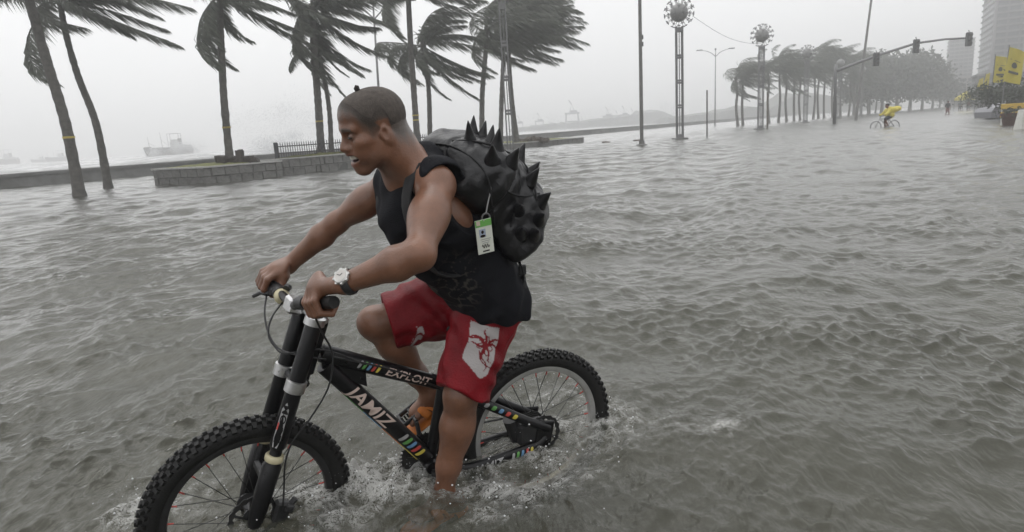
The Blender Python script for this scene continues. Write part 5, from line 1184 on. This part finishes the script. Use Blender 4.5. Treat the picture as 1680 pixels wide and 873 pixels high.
for s in (-1,1):
    eym = np.exp(-((hz-.012)/.011)**2-((hy-s*.034)/.019)**2)*(hx > .055); tint[:,3] = np.maximum(tint[:,3], .62*eym)  # lashes plus the brow's shade over the sockets, painted into the tint
lipm = np.exp(-((hz+.0415)/.006)**2-((hy)/.024)**2*.6)*(hx > .085)+np.exp(-((hz+.077)/.0075)**2-((hy)/.024)**2*.6)*(hx > .08); lipm = np.clip(lipm, 0, 1)
lm = lipm > .25; tint[lm,:3] = (.20,.075,.06); tint[lm,3] = lipm[lm]*.8
ins = (((hx-.094)/.0275)**2+(hy/.0425)**2+((hz+.0575)/.0122)**2 < 1); tint[ins,:3] = (.05,.012,.012); tint[ins,3] = .95
set_tint(body, tint)
# hair: short pile standing off the scalp inside the hairline
Hh = SDF(); head_prims(Hh); Hh.ops = [(lambda P, fn=o[0]: fn(P)-.0012, o[1], o[2], o[3], o[4]) for o in Hh.ops]
def hcut(P):
    x, y, z = headlocal(P.astype(float)); return ((hairline(x)+.022-z)*.7).astype(np.float32)
Hh.ops.append((hcut, V(0,0,0), V(0,0,0), 'i', .003)); Hh.wob(wobf(8, .0009, .006, .02))
ho, hv = sdf_obj(Hh, .0036, 'hair', M['hair'], rider); qx, qy, qz = headlocal(hv); ht = np.zeros((len(hv),4)); ht[:,:3] = (.080,.067,.058); ht[:,3] = np.clip(1.05-(qz-hairline(qx)-.022)/.045, 0, 1); set_tint(ho, ht)
MB().tube([hd(.012,0,.128), hd(.014,0,.142), hd(.010,0,.150)], [.007,.0085,.005], 8).build('hair_tuft', M['brow'], rider, smooth=True)
for s in (-1,1):
    eo = MB(); eo.ball(hd(.0865,s*.033,.0100), V(.0125,.0150,.0046)*HSC, 12, 8, RHd); ey = eo.build('eye', M['eye'], rider, smooth=True)
tm = MB()
for i in range(-4,5): tm.bevbox(hd(.1005-.0010*i*i,i*.0064,-.0540), (.007*HSC,.0062*HSC,.0125*HSC), .0012, RHd)
tm.build('teeth', M['teeth'], rider)
# sleeveless shirt: loose over the trunk, deep armholes
S_ = SDF(); S_.ell(tor(.74,.0,0), (.132,.180,.205), RT, k=.04); S_.ell(tor(.36,.000,.01), (.128,.172,.22), RTm, k=.07); S_.ell(tor(.06,.015,.01), (.120,.205,.18), RTm, k=.06); S_.cone(tor(.34,0,.06), hipL+BL*.035+BS*.012, .12, .118, k=.05)
for s, sh in ((1,shL),(-1,shR)): S_.cone(nb+TL*s*.06-TA*.02, sh-TL*s*.012+TA*.010-TF*.008, .054, .050, k=.04); S_.cone(sh-TL*s*.02-TF*.03, tor(.62,-.05,s*.13), .062, .06, k=.04)
S_.cone(tor(.86,.075,0), tor(.62,.09,0), .085, .09, k=.06); S_.cone(tor(.62,.09,0), tor(.42,.035,.02), .085, .10, k=.07)
S_.cone(PX(700,270,.15), shL-TL*.03-TF*.02, .052, .046, k=.04); S_.cone(PX(694,264,.13), tor(.62,-.05,0), .056, .10, k=.05); S_.cone(PX(692,262,.12), shR+TL*.02, .05, .05, k=.04)
_hd = PX(858,506,.16)-PX(735,532,.16); _hn = nrm(np.cross(BL, _hd)); _hn = _hn if _hn@BH < 0 else -_hn; S_.plane(PX(795,526,.16), _hn, k=.008)
_hd = PX(800,545,.16)-PX(712,455,.16); _hn = nrm(np.cross(BL, _hd)); _hn = _hn if _hn@BH < 0 else -_hn; S_.plane(PX(742,508,.16), _hn, k=.03)
S_.wob(wobf(21, .0065, .06, .2, 10)); S_.wob(lambda P: (.0055*np.sin(P@((BS*62+BL*26).astype(np.float32))+1.6*np.sin(P@((BH*17+BS*9).astype(np.float32))))*np.clip(1.3-((P-pel)@TA.astype(np.float32))/.28, 0, 1)).astype(np.float32))
S_.wob(lambda P: .002*np.sin(((P-pel)@TA.astype(np.float32))*95+3*np.sin(((P-pel)@TLm.astype(np.float32))*22)).astype(np.float32))
for s, sh in ((1,shL),(-1,shR)):
    c = sh+TL*s*.090-TA*.105-TF*.040; S_.ell(c, (.080,.110,.125), RT, k=.006, op='s')
    S_.cone(sh+TL*s*.036-TA*.022, elL if s > 0 else elR, .084, .07, k=.006, op='s')
S_.cone(PX(661,270,.135), hd(-.015,0,-.03), .066, .085, k=.012, op='s')
shirt, sv = sdf_obj(S_, .0048, 'shirt', M['shirt'], rider)
lb = loc_b(sv); tint = np.zeros((len(sv),4)); c0 = loc_b(PX(748,470,.2))
dd = np.sqrt(((lb[:,0]-c0[0])/.085)**2+((lb[:,2]-c0[2])/.15)**2); nzp = np.abs(np.sin(lb[:,0]*85+3*np.sin(lb[:,2]*60))+np.sin(lb[:,2]*75+2.5*np.sin(lb[:,0]*70)))
tint[:,:3] = (.11,.10,.085); tint[:,3] = (dd < 1)*(nzp < .22)*(lb[:,1] > .05)*.55*np.clip(2-2*dd,0,1); set_tint(shirt, tint)
# board shorts
Q = SDF(); Q.ell(pel-TA*.0+TF*.0, (.135,.178,.12), RTm, k=.05)
hemL = kneeL+nrm(hipL-kneeL)*.006; hemR = kneeR+nrm(hipR-kneeR)*.045
Q.cone(hipL, hemL+nrm(hemL-hipL)*.06, .110, .084, k=.05); Q.cone(hipL+BS*.03-BH*.10, hemL+BS*.0+BH*.02, .092, .082, k=.05)
Q.cone(hipR, hemR+nrm(hemR-hipR)*.06, .115, .094, k=.05); Q.cone(hipR-BH*.05, hemR-BH*.020, .10, .090, k=.05)
Q.wob(wobf(33, .007, .05, .2, 9)); Q.wob(lambda P: (.0035*np.sin(P@((BH*70+BL*38-BS*30).astype(np.float32))+2.5*np.sin(P@((BS*26+BL*14).astype(np.float32))))).astype(np.float32))
def hems(P):
    tl = (P-hipL.astype(np.float32))@nrm(hipL-hipR).astype(np.float32)
    dl = (P-hemL.astype(np.float32))@nrm(hemL-hipL+BS*.05).astype(np.float32)-.006*np.sin(P@(BS*60).astype(np.float32)+P@(BL*40).astype(np.float32)); dr2 = (P-hemR.astype(np.float32))@nrm(hemR-hipR).astype(np.float32)
    side = (P-((hipL+hipR+kneeL+kneeR)/4).astype(np.float32))@nrm(BL*.8-BS*.6).astype(np.float32)
    return np.where(side > 0, dl, dr2).astype(np.float32)
Q.ops.append((hems, V(0,0,0), V(0,0,0), 'i', .008))
for h_, a_, k_ in ((hipL,hemL,kneeL),(hipR,hemR,kneeR)): Q.cone(a_-nrm(a_-h_)*.03, a_+nrm(a_-h_)*.12, .070, .070, k=.008, op='s')
shorts, qv = sdf_obj(Q, .0034, 'shorts', M['shorts'], rider)
lb = loc_b(qv); tint = np.zeros((len(qv),4)); tint[:,:3] = (.40,.375,.37)
def poly_in(x, y, poly):
    r = np.zeros(len(x), bool); n = len(poly); j = n-1
    for i in range(n):
        (xi, yi), (xj, yj) = poly[i], poly[j]; c = ((yi > y) != (yj > y)) & (x < (xj-xi)*(y-yi)/(yj-yi+1e-12)+xi); r ^= c; j = i
    return r
pg = [tuple(loc_b(PX(x, y, .24))[[0,2]]) for x, y in ((784,535),(826,543),(815,582),(799,613),(785,620),(764,593),(776,562))]
fc = loc_b(PX(799,570,.24)); rr_ = np.hypot(lb[:,0]-fc[0], lb[:,2]-fc[2]); th_ = np.arctan2(lb[:,2]-fc[2], lb[:,0]-fc[0])
mask = poly_in(lb[:,0], lb[:,2], pg) & (lb[:,1] > .10)
flower = rr_ < .010
for k_ in range(9):
    a0 = k_*.698+.25*math.sin(k_*2.1); L_ = .055+.05*((k_*37)%10)/10; da = (th_-(a0+.55*np.sin(rr_*46+k_)*np.clip(rr_/.05,0,1))+math.pi)%(2*math.pi)-math.pi
    flower |= (np.abs(da)*rr_ < .0052*np.clip(1.15-rr_/L_,0,1)) & (rr_ < L_)
flower |= np.abs(rr_-.026-.005*np.sin(th_*7)) < .0022
tint[:,3] = mask & ~flower
pg2 = [tuple(loc_b(PX(x, y, .22))[[0,2]]) for x, y in ((720,572),(731,570),(729,592),(733,600),(724,612),(718,620),(716,600))]
m2 = poly_in(lb[:,0]+.006*np.sin(lb[:,2]*70), lb[:,2], pg2) & (np.sin(lb[:,2]*170+5*np.sin(lb[:,0]*80)) > -.55); tint[:,3] = np.maximum(tint[:,3], m2); set_tint(shorts, tint)
# sandals
def sandal(heel, ball, toe, lat, up):
    d = nrm(toe-heel); up = nrm(up-d*(up@d)); lt = np.cross(d, up); Ro = np.array([d, lt, up]); mid = (heel+toe)/2-up*.040+d*.004
    Z = SDF(); Z.ell(mid+d*.055, (.075,.050,.012), Ro, k=.02); Z.ell(mid-d*.065, (.065,.040,.012), Ro, k=.03); so = sdf_obj(Z, .004, 'sandal', M['sandal'], rider)[0]
    for s in (-1,1):
        p = spline([ball+d*.012+up*.008, ball+lt*s*.016-d*.012+up*.024, ball+lt*s*.036-d*.045+up*.010, ball+lt*s*.042-d*.065-up*.024], 12); MB().tube(p, .0085, 8, flat=.45, ref=lt).build('strap', M['sandal'], so, smooth=True)
    p = spline([ball-lt*.043-d*.03-up*.02, ball-lt*.034-d*.02+up*.014, ball-d*.012+up*.030, ball+lt*.034-d*.02+up*.014, ball+lt*.043-d*.03-up*.02], 16); MB().tube(p, .017, 10, flat=.28, ref=d).build('strap', M['sandal'], so, smooth=True)
sandal(heelL, ballL, toeL, BL, BH); sandal(heelR, ballR, toeR, BL, nrm(BH+BS*.5))

# ------------------------------------------------------------------ spiked backpack, badge, watch
bc = PX(799,312,.10); bag = thing('backpack', bc-TA*.2, 'glossy black backpack covered in rubber spikes on the rider\'s back', 'backpack')
BKd = -TF; RB = np.array([BKd, TLm, TA]); br_ax = V(.130,.165,.190)
K = SDF(); K.ell(bc, br_ax, RB); K.ell(bc-TA*.035-BKd*.008, (.124,.160,.125), RB, k=.06); K.ell(bc+TA*.13-BKd*.03, (.095,.15,.11), RB, k=.06); K.box(bc-BKd*.075, (.06,.15,.165), .04, RB, k=.05)
def seams(P):
    q = (P-bc.astype(np.float32)); y = q@TLm.astype(np.float32); z = q@TA.astype(np.float32); x = q@BKd.astype(np.float32)
    a1 = np.abs(y-.085-.02*np.cos(z*9)); a2 = np.abs(z-.075-.03*x/.1); return (.006*np.exp(-(a1/.005)**2)+.006*np.exp(-(a2/.005)**2)-.008*np.cos(np.clip(y/.12,-1,1)*3.1)*np.cos(z*24)).astype(np.float32)
K.wob(seams); K.wob(wobf(44, .008, .05, .15, 9))
shell, _ = sdf_obj(K, .0048, 'shell', M['bag'], bag)
def hit_bag(px, py):
    d = nrm(ray(px, py)); ts = np.arange(.9, 2.6, .004); D = K((EYE+ts[:,None]*d).astype(np.float32)); i = np.argmax(D < 0) if (D < 0).any() else int(np.argmin(D)); p = EYE+ts[i]*d
    g = np.array([float(K((p+e).astype(np.float32)[None])[0]-K((p-e).astype(np.float32)[None])[0]) for e in np.eye(3)*.02]); n = nrm(g); return p-n*float(K(p.astype(np.float32)[None])[0]), n
def spike(p, n, L=.070, r=.026, bend=None):
    bend = nrm(-TA*.6+V(0,0,-.1)) if bend is None else bend; pts = []; rs = []
    for q in np.linspace(0,1,9): pts.append(p+n*(L*q-.012)+bend*(-.010)*math.sin(q*2.0)+TA*(.016*q*q)); rs.append(r*(1-q)**.85*(1+.25*(1-q)**3)+.0012)
    MB().tube(pts, rs, 16, ref=TA if abs(n@TA) < .9 else TLm).build('spike', M['bag'], bag, smooth=True)
vis = [(778,215),(795,220),(810,224),(816,241),(859,253),(840,266),(808,262),(878,282),(872,297),(889,331),(884,361),(876,386),(856,384),(851,346),(772,226)]
pts_ = []
for i, (x, y) in enumerate(vis):
    p, n = hit_bag(x, y); pts_.append(p); spike(p, n, .046 if i in (0,1,2,14) else .054, .0175 if i in (0,1,2,14) else .0225)
for a in np.linspace(-1.0,1.0,6):                      # the same rows carry on round the far side
    for b in np.linspace(-1.1,1.1,5):
        q = V(math.cos(a)*math.cos(b), math.sin(b), math.sin(a)*math.cos(b)); p = bc+(q*br_ax)@RB
        if min(np.linalg.norm(p-o) for o in pts_) > .055 and (p-bc)@TLm < -.115: pts_.append(p); spike(p, nrm((q/br_ax)@RB), .062, .0235)
for pth in ([(742,232),(775,232),(808,240),(838,252),(862,272),(874,300),(880,330)], [(845,262),(852,285),(852,312),(846,340),(838,372)], [(700,236),(740,240),(778,262),(800,292),(806,330),(812,370)], [(815,300),(840,318),(866,322),(884,318)]):
    MB().tube(spline([hit_bag(*p)[0]+hit_bag(*p)[1]*.001 for p in pth], 30), .0034, 6).build('piping', M['webbing'], bag, smooth=True)
# straps
for s, sh in ((1,shL),(-1,shR)):
    top = sh-TL*s*.05+TA*.058; pth = spline([bc+TLm*s*.06+TA*.10-BKd*.06, bc+TLm*s*.07+TA*.15-BKd*.09, top-TF*.03, top+TF*.02, sh-TL*s*.045+TF*.105-TA*.02, tor(.62,.14,s*.115), tor(.45,.10,s*.125), tor(.32,-.02,s*.13), bc+TLm*s*.13-TA*.18-BKd*.08], 36)
    MB().tube(pth, .026, 10, flat=.22, ref=TL).build('shoulder_strap', M['webbing'], bag, smooth=True)
for pts in ([(845,400,.22),(852,430,.2),(858,455,.2),(853,485,.2),(856,520,.2)], [(640,330,.06),(643,345,.07),(638,358,.08)]): MB().tube(spline([PX(*p) for p in pts], 18), .011, 8, flat=.3, ref=BL).build('loose_strap', M['webbing'], bag, smooth=True)
for (x, y, l) in ((857,443,.2),(857,467,.2),(856,519,.2),(638,357,.08)): MB().bevbox(PX(x,y,l), (.028,.012,.036), .004, np.array([BS,BL,BH])).build('buckle', M['blackplastic'], bag)
# badge on a reel
bd0 = PX(797,360,.285); idb = thing('id_badge', bd0, 'white and green identity card dangling from the backpack on a cord', 'badge')
cu, cr2, cn = nrm(BH*.985+BS*.10+BL*.05), None, BL; cr2 = nrm(np.cross(cu, cn)); cr2 = cr2 if cr2@RX > 0 else -cr2; cn = np.cross(cr2, cu); cn = cn if cn@(-FW) > 0 else -cn; RC = np.array([cr2, cn, cu]); c0 = PX(795,388,.29)
card = MB().bevbox(c0, (.054,.002,.108), .0006, RC).build('card', M['card'], idb)
MB().box(c0+cu*.043+cn*.0016, (.0535,.001,.021), RC).build('header', M['cardgreen'], card); MB().box(c0+cu*.045-cr2*.017+cn*.0024, (.012,.0008,.014), RC).build('crest', M['letter'], card)
ph = MB().box(c0+cu*.012-cr2*.006+cn*.0016, (.021,.001,.026), RC).build('portrait_photo', M['cardphoto'], card); m_ = MB(); m_.ball(c0+cu*.0155-cr2*.006+cn*.0022, (.0045,.0008,.0058), 10, 6, RC); m_.ball(c0+cu*.003-cr2*.006+cn*.0022, (.0085,.0008,.0045), 10, 6, RC); m_.build('portrait', M['eye'], card)
sg = [c0+cr2*(-.012+.024*q)+cu*(-.030+.006*math.sin(q*19))+cn*.0022 for q in np.linspace(0,1,24)]; MB().tube(sg, .0009, 4).build('signature', M['eye'], card); MB().box(c0-cu*.046+cr2*.0+cn*.0016, (.022,.0008,.004), RC).build('print_line', M['eye'], card)
for k in range(3): MB().box(c0-cu*(.008+.006*k)+cr2*.002+cn*.0016, (.034-.006*k,.0008,.0018), RC).build('print_line', M['outline'], card)
MB().tube(spline([PX(803,303,.285), PX(805,312,.288), PX(800,335,.288), PX(797,352,.29)], 14), .0022, 6).build('cord', M['outline'], idb, smooth=True)
a_ = np.linspace(0,6.283,15)[:-1]; rc_ = PX(797,357,.29); MB().tube([rc_+.013*(math.cos(x)*cr2+math.sin(x)*cu) for x in a_], .0030, 6, closed=True).build('clip_ring', M['steel'], idb, smooth=True)
MB().tube([rc_-cu*.012, c0+cu*.052], .0035, 6).build('clip', M['alloy'], idb)
# watch
wa_ = nrm(wrL-elL); wc = wrL-wa_*.012; wn = nrm(PX(557,462,.42)-PX(562,466,.37)); wn = nrm(-ray(557,462)*.75+BH*.6-RX*.12); wn = nrm(wn-wa_*(wn@wa_)); ws = np.cross(wa_, wn)
wt = thing('wristwatch', wc, 'chunky pale wristwatch with black strap on the near wrist', 'watch')
a_ = np.linspace(0,6.283,29)[:-1]; MB().tube([wc+.0325*(math.cos(x)*wn+1.02*math.sin(x)*ws) for x in a_], .012, 8, flat=.32, ref=wa_, closed=True).build('strap', M['blackplastic'], wt, smooth=True)
cs = MB().lathe([(.018,0),(.0215,.002),(.0215,.009),(.019,.0115),(.017,.011)], wc+wn*.029, wn, 24).build('case', M['watchcase'], wt, smooth=True, angle=40)
MB().lathe([(.0165,0),(.0165,.001)], wc+wn*.0398, wn, 24).build('dial', M['watchdial'], cs)
for x, L_ in ((.6,.011),(2.6,.008)): MB().box(wc+wn*.0413+(math.cos(x)*wa_+math.sin(x)*ws)*L_/2, (L_,.0016,.0008), np.array([math.cos(x)*wa_+math.sin(x)*ws, -math.sin(x)*wa_+math.cos(x)*ws, wn])).build('hand', M['eye'], cs)
for k in range(8): x = k*.785; MB().box(wc+wn*.035+.0225*(math.cos(x)*wa_+math.sin(x)*ws), (.005,.006,.006), np.array([math.cos(x)*wa_+math.sin(x)*ws, -math.sin(x)*wa_+math.cos(x)*ws, wn])).build('bezel_lug', M['watchcase'], cs)

# ------------------------------------------------------------------ spray and haze
M['drop'] = pm('spray_water', (.75,.76,.77), .15, var=.05, spec=.6)
def drops(name, P, R, mat=None):
    o6 = np.array([(1,0,0),(-1,0,0),(0,1,0),(0,-1,0),(0,0,1),(0,0,-1)], float); fc = np.array([(0,2,4),(2,1,4),(1,3,4),(3,0,4),(2,0,5),(1,2,5),(3,1,5),(0,3,5)])
    v = (P[:,None,:]+o6[None]*R[:,None,None]).reshape(-1,3); f = (fc[None]+6*np.arange(len(P))[:,None,None]).reshape(-1,3); return tag(mkobj(name, v, f, mat or M['drop'], smooth=True), kind='stuff')
r_ = np.random.default_rng(77); PP = []; RR = []
for (P, rad, hgt, fo) in CHURN:
    if P[0] > .45: continue
    n = min(110, int(45*fo*4*rad/.2)); q = P+r_.normal(size=(n,3))*V(rad*.5,rad*.5,0); q[:,2] = np.abs(r_.normal(size=n))*.055*(.5+fo)+.012; PP.append(q); RR.append(.0008+.0042*r_.random(n)**4)
drops('splash_drops', np.concatenate(PP), np.concatenate(RR))
PP = []; RR = []
def plume(c, sx_, sz, n, lean, y):                     # torn spray: many small puffs thinning upward
    nb_ = 26; k = r_.random(nb_)**1.5; bx_ = c[0]+r_.normal(size=nb_)*sx_*(1-.5*k)+lean*k*sz; bz = c[2]+k*sz; w = r_.random(nb_)*(1.1-k); w /= w.sum(); i = r_.choice(nb_, n, p=w)
    sg = (sx_*.10+sx_*.25*r_.random(nb_))[i]; q = np.stack([bx_[i]+r_.normal(size=n)*sg, c[1]+r_.normal(size=n)*1.2, bz[i]+r_.normal(size=n)*sg*.8], 1); q = q[q[:,2] > -.3]; PP.append(q); RR.append((.00030*y)*(.4+r_.random(len(q))))
plume(ground(478,252)*0+at(478,252,60), 3.0, 5.0, 17000, -.05, 60); plume(at(545,238,62), 2.4, 2.6, 2000, .1, 62)
plume(at(290,254,240), 6, 4.6, 11000, .5, 240); plume(at(935,206,130), 7, 3.2, 3000, .3, 130); plume(at(1130,196,150), 9, 3.4, 2600, .3, 150); plume(at(1080,198,160), 8, 3.2, 1500, .3, 150)
drops('sea_spray', np.concatenate(PP), np.concatenate(RR))
hz = bpy.data.materials.new('haze'); hz.use_nodes = True; t = hz.node_tree; t.nodes.clear(); ho_ = t.nodes.new('ShaderNodeOutputMaterial'); vo = t.nodes.new('ShaderNodeVolumePrincipled')
vo.inputs['Color'].default_value = (.995,.996,.998,1); vo.inputs['Density'].default_value = .0032; vo.inputs['Anisotropy'].default_value = .7; t.links.new(vo.outputs[0], ho_.inputs['Volume'])
hb = MB().box((0,500,20.5), (3600,3000,46)).build('haze', hz); hb.location = (0,0,0); tag(hb, kind='stuff')
